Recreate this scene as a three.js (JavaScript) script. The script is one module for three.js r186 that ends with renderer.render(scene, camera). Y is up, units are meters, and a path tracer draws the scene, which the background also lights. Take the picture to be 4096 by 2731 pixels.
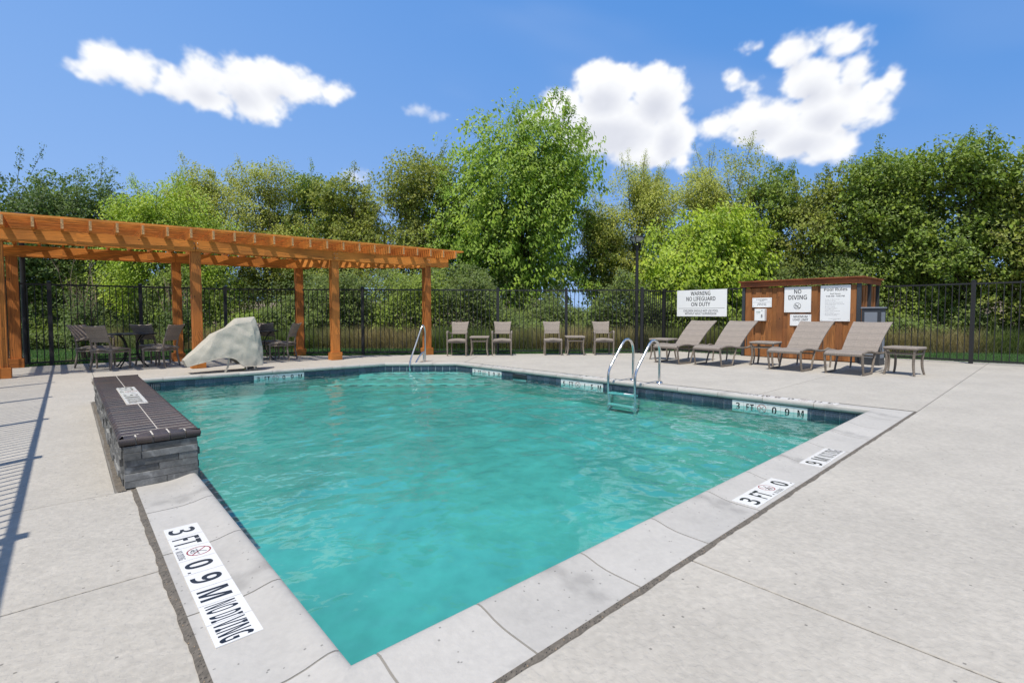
import * as THREE from 'three';
import { mergeGeometries, toCreasedNormals } from 'three/addons/utils/BufferGeometryUtils.js';
import { RoundedBoxGeometry } from 'three/addons/geometries/RoundedBoxGeometry.js';

// ---------------------------------------------------------------- camera, sky, sun, exposure
const scene = new THREE.Scene();
const camera = new THREE.PerspectiveCamera(69.14, 4096 / 2731, 0.05, 600);
camera.position.set(0, 1.15, 0);
camera.rotation.set(-0.044, 0, -0.0013);
camera.setViewOffset(4096, 2731, 0, 26.3, 4096, 2731);

const renderer = new THREE.WebGLRenderer({ antialias: true });
renderer.toneMapping = THREE.LinearToneMapping;
renderer.toneMappingExposure = 1.04;
renderer.shadowMap.enabled = true;

const SUN_DIR = new THREE.Vector3(-0.164, 1, 0.416).normalize();
const sun = new THREE.DirectionalLight(new THREE.Color().setRGB(1, 0.945, 0.85), 5);
sun.name = 'sun';
sun.position.copy(SUN_DIR).multiplyScalar(60);
sun.target.position.set(0, 0, -8);
sun.position.add(sun.target.position);
sun.castShadow = true;
sun.shadow.radius = 1;
sun.shadow.mapSize.set(4096, 4096);
Object.assign(sun.shadow.camera, { left: -30, right: 30, top: 30, bottom: -30, near: 1, far: 120 });
scene.add(sun, sun.target);

// ---------------------------------------------------------------- noise helpers
function rng(seed) { let a = seed >>> 0; return () => { a = (a + 0x6d2b79f5) | 0; let t = Math.imul(a ^ (a >>> 15), 1 | a); t = (t + Math.imul(t ^ (t >>> 7), 61 | t)) ^ t; return ((t ^ (t >>> 14)) >>> 0) / 4294967296; }; }
const hash2 = (x, y, s = 0) => { let h = Math.imul(x | 0, 374761393) ^ Math.imul(y | 0, 668265263) ^ Math.imul(s | 0, 974711); h = Math.imul(h ^ (h >>> 13), 1274126177); return ((h ^ (h >>> 16)) >>> 0) / 4294967296; };
const smooth = (t) => t * t * (3 - 2 * t), lerp = THREE.MathUtils.lerp, clamp = THREE.MathUtils.clamp;
const sstep = (a, b, x) => smooth(clamp((x - a) / (b - a), 0, 1));
function vnoise(x, y, p = 0, s = 0) { // value noise, period p cells (0: none)
  const ix = Math.floor(x), iy = Math.floor(y), fx = smooth(x - ix), fy = smooth(y - iy), w = p ? (k) => ((k % p) + p) % p : (k) => k;
  const a = hash2(w(ix), w(iy), s), b = hash2(w(ix + 1), w(iy), s), c = hash2(w(ix), w(iy + 1), s), d = hash2(w(ix + 1), w(iy + 1), s);
  return lerp(lerp(a, b, fx), lerp(c, d, fx), fy);
}
function fbm(x, y, oct = 4, p = 0, s = 0) { let v = 0, a = 0.5, n = 0; for (let i = 0; i < oct; i++) { v += a * vnoise(x, y, p, s + i * 17); n += a; a *= 0.5; x *= 2; y *= 2; p *= 2; } return v / n; }

// the sky: air and cumulus clouds as radiance by direction (azimuth from -Z to the right, elevation)
function skyTexture() {
  const W = 3072, H = 1536, data = new Float32Array(W * H * 4), D = Math.PI / 180;
  const clouds = [
    [[-38.5, 21.3, 1.6, 1.1], [-39.5, 20.5, 1.1, .7], [-36, 21.1, 1.8, 1.2], [-33.7, 20.8, 2, 1.4], [-31.2, 21.5, 2.4, 1.7], [-27.9, 21.9, 2.9, 1.9], [-24.7, 22.7, 2.7, 1.6], [-22.3, 22.3, 2, 1.1], [-19.9, 22.3, 1.4, .5], [-26.8, 20.1, 1.9, 1.1], [-30.9, 20.1, 2.1, 1]],
    [[10.5, 23.5, 3.5, 2.4], [16.1, 22.6, 2.9, 2.6], [6.1, 21.9, 2.7, 2], [3.2, 21.1, 1.7, .9], [11, 20, 6.3, 3], [17.5, 19, 2.2, 3], [14.8, 17.1, 4.1, 1.6], [18.6, 15.9, .9, .8]],
    [[29.3, 24.3, 2.1, 1.4], [32.9, 23.8, 1.8, 1], [30.9, 21.6, 2.6, 2.1], [34, 21.5, 1.5, 1.4], [32, 19.2, 2.9, 2.1], [35.7, 19.4, 1.2, 1], [36.9, 19.9, .7, .7], [26.4, 18.9, 4.1, 1.9], [30.2, 17.3, 3.6, 2.1], [22.7, 19, 1.8, 1.1], [33.8, 18.1, 2.5, 1.3], [32.1, 15.5, 1.8, 1.5]],
    [[25.2, 22.3, .8, .4]], [[23.7, 22.9, .5, .3]], [[25.7, 25.2, .45, .3]], [[-10.5, 21.6, .55, .3]], [[-8.4, 21, .4, .25]], [[-17.4, 14.5, 1.1, .6]],
  ];
  const r = rng(11);
  for (let k = 0; k < 44; k++) { // the same fair-weather clouds go on all round
    const az = 62 + r() * 236, el = 12 + 50 * Math.pow(r(), 1.4), c = [], n = 5 + Math.floor(r() * 7), s = 0.8 + r() * 1.1;
    for (let i = 0; i < n; i++) c.push([az + (r() - .5) * 13 * s, el + (r() - .5) * 4 * s, (1.6 + r() * 2.4) * s, (1 + r() * 1.5) * s]);
    clouds.push(c);
  }
  const field = (az, el, boxes) => { // soft union of the lobes near this direction
    let f = -9;
    for (const c of boxes) for (const [a, e, ra, re] of c.lobes) {
      let da = az - a; if (da > 180) da -= 360; if (da < -180) da += 360;
      const x = da * Math.cos(e * D) / ra, y = (el - e) / re, d = 1 - Math.sqrt(x * x + y * y);
      f = Math.max(f, d * Math.min(ra, re) + 0.12 * Math.max(0, d));
    }
    return f;
  };
  const all = clouds.map((lobes) => {
    let e0 = 99, e1 = -99, a0 = 1e9, a1 = -1e9;
    for (const [a, e, ra, re] of lobes) { const k = ra / Math.cos(e * D); a0 = Math.min(a0, a - k); a1 = Math.max(a1, a + k); e0 = Math.min(e0, e - re); e1 = Math.max(e1, e + re); }
    return { lobes, small: lobes.length < 2, a0: a0 - 2.5, a1: a1 + 2.5, e0: e0 - 2, e1: e1 + 2 };
  });
  const inside = (az, c) => { for (const t of [0, 360, -360]) if (az + t > c.a0 && az + t < c.a1) return true; return false; };
  for (let row = 0; row < H; row++) {
    const el = ((row + .5) / H - .5) * 180, near = all.filter((c) => el > c.e0 && el < c.e1);
    for (let col = 0; col < W; col++) {
      const th = ((col + .5) / W - .5) * 360; // atan2(z, x)
      let az = th + 90; if (az > 180) az -= 360; // from -Z to +X
      const e = Math.max(el, 0), t = clamp(e / 90, 0, 1), o = (row * W + col) * 4;
      // clear air: paler towards the horizon, deeper on the side away from the sun
      const dx = Math.cos(th * D) * Math.cos(el * D), dy = Math.sin(el * D), dz = Math.sin(th * D) * Math.cos(el * D);
      const k = 1 - Math.exp(-e / 17), side = clamp(dx, -0.9, 0.9);
      let R = lerp(0.38, 0.088 - 0.035 * t, k) - 0.10 * side * k, Gc = lerp(0.56, 0.305 - 0.10 * t, k) - 0.10 * side * k, B = lerp(0.88, 0.765 - 0.16 * t, k) - 0.085 * side * k;
      const veil = sstep(0.56, 0.85, fbm(az * 0.035 + el * .02 + 7, el * 0.10 + az * .015, 4, 0, 5)) * 0.10 * sstep(4, 14, el);
      R = lerp(R, .62, veil); Gc = lerp(Gc, .70, veil); B = lerp(B, .88, veil);
      if (el > 2 && near.length) {
        const here = near.filter((c) => inside(az, c));
        if (here.length) {
          const x = az * Math.cos(el * D), n1 = fbm(x * 0.55 + 40, el * 0.75 + 9, 6, 0, 21) - 0.5, n2 = fbm(x * 2.1, el * 2.4, 4, 0, 77) - 0.5;
          const f0 = field(az, el, here), f = f0 + 0.26 + n1 * (here[0].small ? 0.9 : 1.75) + n2 * 0.55 + (fbm(x * 7.3, el * 7.9, 3, 0, 99) - .5) * 0.20;
          const a = sstep(-0.25, 0.75, f) * (here[0].small ? 0.55 : 1);
          if (a > 0) {
            const up = field(az + 0.2, el + 1.3, here) + n1 * 0.9, low = sstep(0.1, 2.3, up);
            const shade = low * 0.24 + clamp(-n1 * 0.16, 0, .06), puff = 0.07 * n2 * (1 - low * .6);
            const L = 1.02 - shade + puff;
            R = lerp(R, L * (0.965 - shade * .12), a); Gc = lerp(Gc, L * (0.975 - shade * .04), a); B = lerp(B, L * (0.99 + shade * 0.30), a);
          }
        }
      }
      if (el < 0) { const g = sstep(-8, 0, el); R = lerp(.16, R, g); Gc = lerp(.17, Gc, g); B = lerp(.15, B, g); }
      data[o] = Math.max(R, .01); data[o + 1] = Math.max(Gc, .01); data[o + 2] = Math.max(B, .01); data[o + 3] = 1;
    }
  }
  const tex = new THREE.DataTexture(data, W, H, THREE.RGBAFormat, THREE.FloatType);
  tex.mapping = THREE.EquirectangularReflectionMapping; tex.magFilter = THREE.LinearFilter; tex.needsUpdate = true;
  return tex;
}
scene.background = skyTexture();
scene.environment = scene.background;

// ---------------------------------------------------------------- frame: the pool's own axes (u along its near edge, v along its bench side)
const PSI = 0.8389, TH = Math.PI / 2 - PSI, SU = Math.sin(PSI), CU = Math.cos(PSI);
const P = (u, v, y = 0) => new THREE.Vector3(SU * u - CU * v, y, -CU * u - SU * v);
const V3 = (x, y, z) => new THREE.Vector3(x, y, z), V2 = (x, y) => new THREE.Vector2(x, y);

// ---------------------------------------------------------------- object helpers
const taken = {};
function numbered(n) { taken[n] = (taken[n] ?? -1) + 1; return taken[n] ? n + '_' + String(taken[n]).padStart(3, '0') : n; }
function lit(o) { o.castShadow = true; o.receiveShadow = true; return o; }
function put(name, geo, mat, parent) { const m = lit(new THREE.Mesh(geo, mat)); m.name = parent ? name : numbered(name); (parent ?? scene).add(m); return m; }
function tag(o, label, category, group) { o.userData.label = label; o.userData.category = category; if (group) o.userData.group = group; return o; }
function thing(name, label, category, pos, turn = TH, group) { const g = new THREE.Group(); g.name = numbered(name); if (pos) g.position.copy(pos); g.rotation.y = turn; scene.add(g); return tag(g, label, category, group); }
function structure(o) { o.userData.kind = 'structure'; return o; }
function structGroup(name, turn = TH) { const g = new THREE.Group(); g.name = numbered(name); g.rotation.y = turn; g.userData.kind = 'structure'; scene.add(g); return g; }
function copyOf(src, pos, turn, label) { const c = src.clone(); c.name = numbered(src.name.replace(/_\d{3}$/, '')); c.userData = { ...src.userData }; if (label) c.userData.label = label; c.position.copy(pos); c.rotation.y = turn; scene.add(c); return c; }

// ---------------------------------------------------------------- geometry helpers (uv in metres)
function box(lx, ly, lz, along = 'x', du = 0, dv = 0) {
  const g = new THREE.BoxGeometry(lx, ly, lz), p = g.attributes.position, n = g.attributes.normal, uv = g.attributes.uv;
  for (let i = 0; i < p.count; i++) {
    const c = { x: p.getX(i), y: p.getY(i), z: p.getZ(i) }, nn = { x: Math.abs(n.getX(i)), y: Math.abs(n.getY(i)), z: Math.abs(n.getZ(i)) };
    const axes = ['x', 'y', 'z'].filter((k) => nn[k] < 0.5), vAx = axes.includes(along) ? along : axes[0], uAx = axes.find((k) => k !== vAx);
    uv.setXY(i, c[uAx] + du, c[vAx] + dv);
  }
  return g;
}
const at = (g, x, y, z) => g.translate(x, y, z);
function bar(a, b, w, h, roll = 0, du = 0, dv = 0) { // rectangular bar from a to b: w sideways, h upward
  const d = b.clone().sub(a), L = d.length(), g = box(L, h, w, 'x', du, dv);
  const x = d.normalize(), up0 = Math.abs(x.y) > 0.98 ? V3(1, 0, 0) : V3(0, 1, 0), z = x.clone().cross(up0).normalize(), y = z.clone().cross(x);
  if (roll) { y.applyAxisAngle(x, roll); z.applyAxisAngle(x, roll); }
  g.applyMatrix4(new THREE.Matrix4().makeBasis(x, y, z));
  return g.translate((a.x + b.x) / 2, (a.y + b.y) / 2, (a.z + b.z) / 2);
}
function tube(pts, r, seg = 24, rad = 8, curve) {
  const c = curve ?? new THREE.CatmullRomCurve3(pts, false, 'centripetal'), g = new THREE.TubeGeometry(c, seg, r, rad, false), L = c.getLength(), uv = g.attributes.uv;
  for (let i = 0; i < uv.count; i++) uv.setXY(i, uv.getY(i) * r * 6.283, uv.getX(i) * L);
  return g;
}
function limb(pts, radii, rad = 6) { // tapered tube through points
  const c = new THREE.CatmullRomCurve3(pts, false, 'centripetal'), n = pts.length * 3, g = new THREE.TubeGeometry(c, n, 1, rad, false), p = g.attributes.position, uv = g.attributes.uv, L = c.getLength();
  for (let i = 0; i <= n; i++) {
    const q = c.getPointAt(i / n), f = i / n * (radii.length - 1), k = Math.min(Math.floor(f), radii.length - 2), r = lerp(radii[k], radii[k + 1], f - k);
    for (let j = 0; j <= rad; j++) { const o = i * (rad + 1) + j; p.setXYZ(o, q.x + (p.getX(o) - q.x) * r, q.y + (p.getY(o) - q.y) * r, q.z + (p.getZ(o) - q.z) * r); uv.setXY(o, j / rad * 0.4, i / n * L); }
  }
  return g;
}
const flat = (g) => { const n = g.index ? g.toNonIndexed() : g; for (const k of Object.keys(n.attributes)) if (!['position', 'normal', 'uv'].includes(k)) n.deleteAttribute(k); return n; };
const merge = (list) => mergeGeometries(list.map(flat));
function sheet(f, nu, nv, th, su = 1, sv = 1) { // closed slab of thickness th about the surface f(s, t)
  const pos = [], uv = [], idx = [], N = (nu + 1) * (nv + 1), e = 1e-3;
  for (const side of [1, -1]) for (let j = 0; j <= nv; j++) for (let i = 0; i <= nu; i++) {
    const s = i / nu, t = j / nv, p = f(s, t), a = f(Math.min(s + e, 1), t).sub(f(Math.max(s - e, 0), t)), b = f(s, Math.min(t + e, 1)).sub(f(s, Math.max(t - e, 0)));
    const n = a.cross(b).normalize().multiplyScalar(side * th / 2);
    pos.push(p.x + n.x, p.y + n.y, p.z + n.z); uv.push(s * su, t * sv);
  }
  const q = (a, b, c, d) => idx.push(a, b, c, a, c, d), id = (i, j, k) => k * N + j * (nu + 1) + i;
  for (let j = 0; j < nv; j++) for (let i = 0; i < nu; i++) { q(id(i, j, 0), id(i + 1, j, 0), id(i + 1, j + 1, 0), id(i, j + 1, 0)); q(id(i, j, 1), id(i, j + 1, 1), id(i + 1, j + 1, 1), id(i + 1, j, 1)); }
  for (let i = 0; i < nu; i++) { q(id(i, 0, 0), id(i, 0, 1), id(i + 1, 0, 1), id(i + 1, 0, 0)); q(id(i, nv, 0), id(i + 1, nv, 0), id(i + 1, nv, 1), id(i, nv, 1)); }
  for (let j = 0; j < nv; j++) { q(id(0, j, 0), id(0, j + 1, 0), id(0, j + 1, 1), id(0, j, 1)); q(id(nu, j, 0), id(nu, j, 1), id(nu, j + 1, 1), id(nu, j + 1, 0)); }
  const g = new THREE.BufferGeometry();
  g.setAttribute('position', new THREE.Float32BufferAttribute(pos, 3)); g.setAttribute('uv', new THREE.Float32BufferAttribute(uv, 2)); g.setIndex(idx);
  g.computeVertexNormals();
  return toCreasedNormals(g, 0.9);
}
function extrude(points, depth, bevel = 0) { // polygon (x, z) on the ground plane, top at y = 0, going down
  const s = new THREE.Shape(points.map(([x, z]) => V2(x, -z)));
  const g = new THREE.ExtrudeGeometry(s, { depth: depth - bevel, bevelEnabled: bevel > 0, bevelThickness: bevel, bevelSize: bevel, bevelOffset: -bevel, bevelSegments: 1 });
  g.rotateX(-Math.PI / 2); g.translate(0, -depth + bevel * 0, 0);
  return g;
}

// ---------------------------------------------------------------- textures
function tex(w, h, fn, srgb = false, rx = 1, ry = rx) { // fn(x, y) -> [r, g, b] 0..1 ; covers rx x ry metres
  const d = new Uint8Array(w * h * 4);
  for (let y = 0; y < h; y++) for (let x = 0; x < w; x++) { const c = fn(x / w, y / h), o = (y * w + x) * 4; for (let k = 0; k < 3; k++) d[o + k] = clamp(Math.round((Array.isArray(c) ? c[k] : c) * 255), 0, 255); d[o + 3] = 255; }
  const t = new THREE.DataTexture(d, w, h); t.wrapS = t.wrapT = THREE.RepeatWrapping; t.magFilter = THREE.LinearFilter; t.minFilter = THREE.LinearMipmapLinearFilter;
  if (srgb) t.colorSpace = THREE.SRGBColorSpace;
  t.repeat.set(1 / rx, 1 / ry); t.needsUpdate = true;
  return t;
}
const std = (o) => new THREE.MeshStandardMaterial(o), phys = (o) => new THREE.MeshPhysicalMaterial(o), lin = (r, g, b) => new THREE.Color().setRGB(r, g, b);

// concrete: sprayed knock-down deck coating
const deckBump = tex(1024, 1024, (x, y) => { const a = fbm(x * 90, y * 90, 3, 90, 3), b = fbm(x * 34, y * 60, 3, 34, 9); return clamp(0.55 * sstep(0.38, 0.62, a) + 0.45 * sstep(0.35, .65, b), 0, 1); }, false, 1.7);
const deckMap = tex(1024, 1024, (x, y) => { const big = fbm(x * 4, y * 4, 4, 4, 31), mid = fbm(x * 20, y * 24, 3, 20, 41), f = fbm(x * 150, y * 150, 2, 150, 51), sp = hash2(Math.floor(x * 340), Math.floor(y * 340), 5) > 0.9985 ? 0.25 : 0; const v = 0.84 + (big - .5) * 0.06 + (mid - .5) * 0.05 + (f - .5) * 0.08 - sp; return [v * 1.0, v * 0.982, v * 0.955]; }, true, 3.1);
const deckMats = [0.985, 1.0, 0.97].map((k) => std({ map: deckMap, bumpMap: deckBump, bumpScale: 0.0022, roughness: 0.9, color: lin(0.55 * k, 0.53 * k, 0.49 * k) }));
const copingMap = tex(512, 512, (x, y) => { const big = fbm(x * 3, y * 3, 4, 3, 61), f = fbm(x * 60, y * 60, 3, 60, 65), pit = hash2(Math.floor(x * 200), Math.floor(y * 200), 8) > 0.997 ? 0.22 : 0, st = sstep(0.60, 0.80, fbm(x * 5 + 3, y * 5, 5, 5, 71)) * 0.10; const v = 0.83 + (big - .5) * 0.10 + (f - .5) * 0.05 - pit - st; return [v, v * 0.988, v * 0.975]; }, true, 1.3);
const copingBump = tex(512, 512, (x, y) => fbm(x * 80, y * 80, 4, 80, 66), false, 0.9);
const copingMats = [1, 0.95, 0.98, 1.03].map((k) => std({ map: copingMap, bumpMap: copingBump, bumpScale: 0.0012, roughness: 0.72, color: lin(0.60 * k, 0.585 * k, 0.55 * k) }));
const groutMat = std({ color: lin(0.22, 0.205, 0.18), roughness: 1, bumpMap: copingBump, bumpScale: 0.002 });
const jointMat = std({ color: lin(0.17, 0.16, 0.145), roughness: 1 });
const masticMap = tex(256, 256, (x, y) => { const v = 0.42 + (fbm(x * 40, y * 40, 3, 40, 91) - .5) * 0.2, h = hash2(Math.floor(x * 90), Math.floor(y * 90), 3); return h > 0.985 ? [.66, .55, .42] : h < 0.02 ? [.12, .10, .09] : [v, v * 0.93, v * 0.83]; }, true, 0.5);
const masticMat = std({ map: masticMap, roughness: 0.85, color: lin(0.78, 0.78, 0.78) });

// cedar
const woodGrain = (x, y, s) => { const warp = fbm(x * 3, y * 2, 3, 0, s) * 1.4, k = 0.5 + 0.5 * Math.sin((x * 15 + warp * 5) * 6.283), fine = fbm(x * 70, y * 3, 3, 0, s + 5); return 0.55 * Math.pow(k, 1.5) + 0.45 * fine; };
const knots = [[0.22, 0.30, .020], [0.71, 0.62, .026], [0.45, 0.86, .016], [0.87, 0.12, .018]];
const woodMap = tex(512, 1024, (x, y) => { let g = woodGrain(x, y, 7); const big = fbm(x * 2, y * 4, 3, 0, 19); let dark = 0; for (const [kx, ky, kr] of knots) { const d = Math.hypot((x - kx), (y - ky) * 2.4) / kr; dark = Math.max(dark, 1 - sstep(0.6, 1.3, d)); if (d < 4) g = lerp(g, 0.5 + 0.5 * Math.sin(d * 5), 0.4 * (1 - d / 4)); } const v = 0.62 + (g - .5) * 0.26 + (big - .5) * 0.22 - dark * 0.36; return [v * 1.0, v * 0.96, v * 0.9]; }, true, 0.36, 1.5);
const woodBump = tex(256, 1024, (x, y) => woodGrain(x, y, 7), false, 0.36, 1.5);
const wood = (r, g, b, rough = 0.78) => std({ map: woodMap, bumpMap: woodBump, bumpScale: 0.0012, roughness: rough, color: lin(r, g, b) });
const pergolaMats = [wood(1.75, 0.68, 0.12), wood(1.6, 0.60, 0.10), wood(1.45, 0.50, 0.085), wood(1.85, 0.78, 0.17)];
const postMats = [wood(1.25, 0.47, 0.085), wood(1.12, 0.40, 0.075), wood(1.35, 0.53, 0.10)];
const endGrain = wood(1.5, 0.92, 0.45);
const shedMats = [wood(0.86, 0.37, 0.11), wood(0.70, 0.29, 0.085), wood(0.78, 0.335, 0.11), wood(0.60, 0.24, 0.075)];
const shedTrim = wood(0.66, 0.21, 0.075);

// blue-grey granite
const graniteMap = tex(256, 256, (x, y) => { const a = hash2(Math.floor(x * 150), Math.floor(y * 150), 2), b = fbm(x * 26, y * 26, 3, 26, 12), v = 0.26 + (a - .5) * 0.26 + (b - .5) * 0.22; return [v * 0.86, v * 0.97, v * 1.12]; }, true, 0.31);
const granites = [0.8, 1, 1.2, 0.92].map((k) => std({ map: graniteMap, roughness: 0.28, color: lin(1.1 * k, 1.15 * k, 1.25 * k) }));

// furniture
const wickerBump = tex(256, 256, (x, y) => { const n = 16, cx = x * n, cy = y * n, i = Math.floor(cx), j = Math.floor(cy), fx = cx - i, fy = cy - j, over = (i + j) % 2 === 0; return over ? Math.sin(fy * Math.PI) * (0.6 + 0.4 * Math.sin(fx * Math.PI)) : Math.sin(fx * Math.PI) * 0.8 * (0.6 + .4 * Math.sin(fy * Math.PI)); }, false, 0.19);
const wickerMap = tex(256, 256, (x, y) => { const n = 16, i = Math.floor(x * n), j = Math.floor(y * n), k = hash2(i, j, 3), row = hash2(0, j, 9), v = 0.62 + (k - .5) * 0.10 + (row - .5) * 0.12, fx = x * n - i, fy = y * n - j, gap = Math.min(fx, 1 - fx) < 0.10 && Math.min(fy, 1 - fy) < 0.16 ? 0.5 : 1; return [v * gap, v * 0.925 * gap, v * 0.845 * gap]; }, true, 0.19);
const wicker = std({ map: wickerMap, bumpMap: wickerBump, bumpScale: 0.004, roughness: 0.62, color: lin(0.80, 0.80, 0.80) });
const frameMat = std({ map: wickerMap, bumpMap: wickerBump, bumpScale: 0.003, roughness: 0.5, color: lin(0.66, 0.645, 0.62) });
const blackMetal = std({ color: lin(0.011, 0.011, 0.012), roughness: 0.55, metalness: 0 });
const steel = std({ color: lin(0.62, 0.62, 0.60), roughness: 0.16, metalness: 1 });
const whitePlastic = std({ color: lin(0.72, 0.73, 0.72), roughness: 0.4 });
const darkGrey = std({ color: lin(0.035, 0.04, 0.047), roughness: 0.5 });
// ---------------------------------------------------------------- pool outline (u, v), at the coping nose, counter-clockwise seen from above
const NOSE = [[0.64, 1.49], [6.93, 1.46], [6.57, 9.20], [5.34, 10.26], [0.64, 10.60]];
const nE = NOSE.length;
const toL = ([u, v]) => [u, -v]; // pool frame: x = u, z = -v
function offsetPoly(c) { // moved outward by c
  const out = [];
  for (let i = 0; i < nE; i++) {
    const A = NOSE[(i + nE - 1) % nE], B = NOSE[i], C = NOSE[(i + 1) % nE];
    const d1 = V2(B[0] - A[0], B[1] - A[1]).normalize(), d2 = V2(C[0] - B[0], C[1] - B[1]).normalize(), n1 = V2(d1.y, -d1.x), n2 = V2(d2.y, -d2.x);
    const p1 = V2(B[0] + n1.x * c, B[1] + n1.y * c), p2 = V2(B[0] + n2.x * c, B[1] + n2.y * c), den = d1.x * d2.y - d1.y * d2.x, t = ((p2.x - p1.x) * d2.y - (p2.y - p1.y) * d2.x) / den;
    out.push([p1.x + d1.x * t, p1.y + d1.y * t]);
  }
  return out;
}
const edgeInfo = NOSE.map((A, i) => { const B = NOSE[(i + 1) % nE], d = V2(B[0] - A[0], B[1] - A[1]), L = d.length(); d.normalize(); return { A, B, L, d, n: V2(d.y, -d.x) }; });
const onEdge = (i, s, c, y = 0) => { const e = edgeInfo[i]; return V3(e.A[0] + e.d.x * s + e.n.x * c, y, -(e.A[1] + e.d.y * s + e.n.y * c)); };

// sweep a profile [[c, y]...] along edge i from s0 to s1; 'miter' ends follow the corner
function sweep(i, s0, s1, profile, miter0 = false, miter1 = false, closed = true) {
  const a = [], b = [], e = edgeInfo[i];
  for (const [c, y] of profile) {
    if (miter0) { const q = offsetPoly(c)[i]; a.push(V3(q[0], y, -q[1])); } else a.push(onEdge(i, s0, c, y));
    if (miter1) { const q = offsetPoly(c)[(i + 1) % nE]; b.push(V3(q[0], y, -q[1])); } else b.push(onEdge(i, s1, c, y));
  }
  const pos = [], uv = [], n = profile.length; let arc = 0;
  const tri = (p, q, r, u1, u2, u3) => { pos.push(p.x, p.y, p.z, q.x, q.y, q.z, r.x, r.y, r.z); uv.push(...u1, ...u2, ...u3); };
  const al = (p) => p.x * e.d.x + -p.z * e.d.y;
  for (let k = 0; k < (closed ? n : n - 1); k++) {
    const m = (k + 1) % n, w = a[k].distanceTo(onEdge(i, 0, 0)) * 0 + Math.hypot(profile[k][0] - profile[m][0], profile[k][1] - profile[m][1]);
    tri(a[k], b[k], b[m], [al(a[k]), arc], [al(b[k]), arc], [al(b[m]), arc + w]); tri(a[k], b[m], a[m], [al(a[k]), arc], [al(b[m]), arc + w], [al(a[m]), arc + w]);
    arc += w;
  }
  if (closed) {
    const sh = profile.map(([c, y]) => V2(c, y)), tris = THREE.ShapeUtils.triangulateShape(sh, []);
    for (const [p, q, r] of tris) { tri(a[p], a[q], a[r], profile[p], profile[q], profile[r]); tri(b[p], b[r], b[q], profile[p], profile[r], profile[q]); }
  }
  const g = new THREE.BufferGeometry();
  g.setAttribute('position', new THREE.Float32BufferAttribute(pos, 3)); g.setAttribute('uv', new THREE.Float32BufferAttribute(uv, 2)); g.computeVertexNormals();
  return toCreasedNormals(g, 0.7);
}

// ---------------------------------------------------------------- ground and lawn
const groundMap = tex(512, 512, (x, y) => { const v = 0.34 + (fbm(x * 40, y * 40, 3, 40, 5) - .5) * 0.2, b = fbm(x * 5, y * 5, 3, 5, 8); return [v * (0.75 + b * .5), v * 1.15, v * 0.42]; }, true, 4);
const lawnMat = std({ map: groundMap, roughness: 1, color: lin(0.9, 0.9, 0.9) });
{
  const s = new THREE.Shape([V2(-160, -60), V2(160, -60), V2(160, 200), V2(-160, 200)]); // x, -z
  const hole = [[-3, -4.5], [16, -4.5], [15.6, 3.2], [13.7, 8.4], [12.2, 8.2], [8.6, 10.9], [3.1, 14.9], [-3, 15.0]].map(([u, v]) => { const p = P(u, v); return V2(p.x, -p.z); });
  s.holes.push(new THREE.Path(hole));
  const g = new THREE.ShapeGeometry(s); g.rotateX(-Math.PI / 2);
  const uv = g.attributes.uv, p = g.attributes.position; for (let i = 0; i < uv.count; i++) uv.setXY(i, p.getX(i), p.getZ(i));
  const m = structure(put('ground', g, lawnMat)); m.position.y = -0.03;
}

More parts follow.
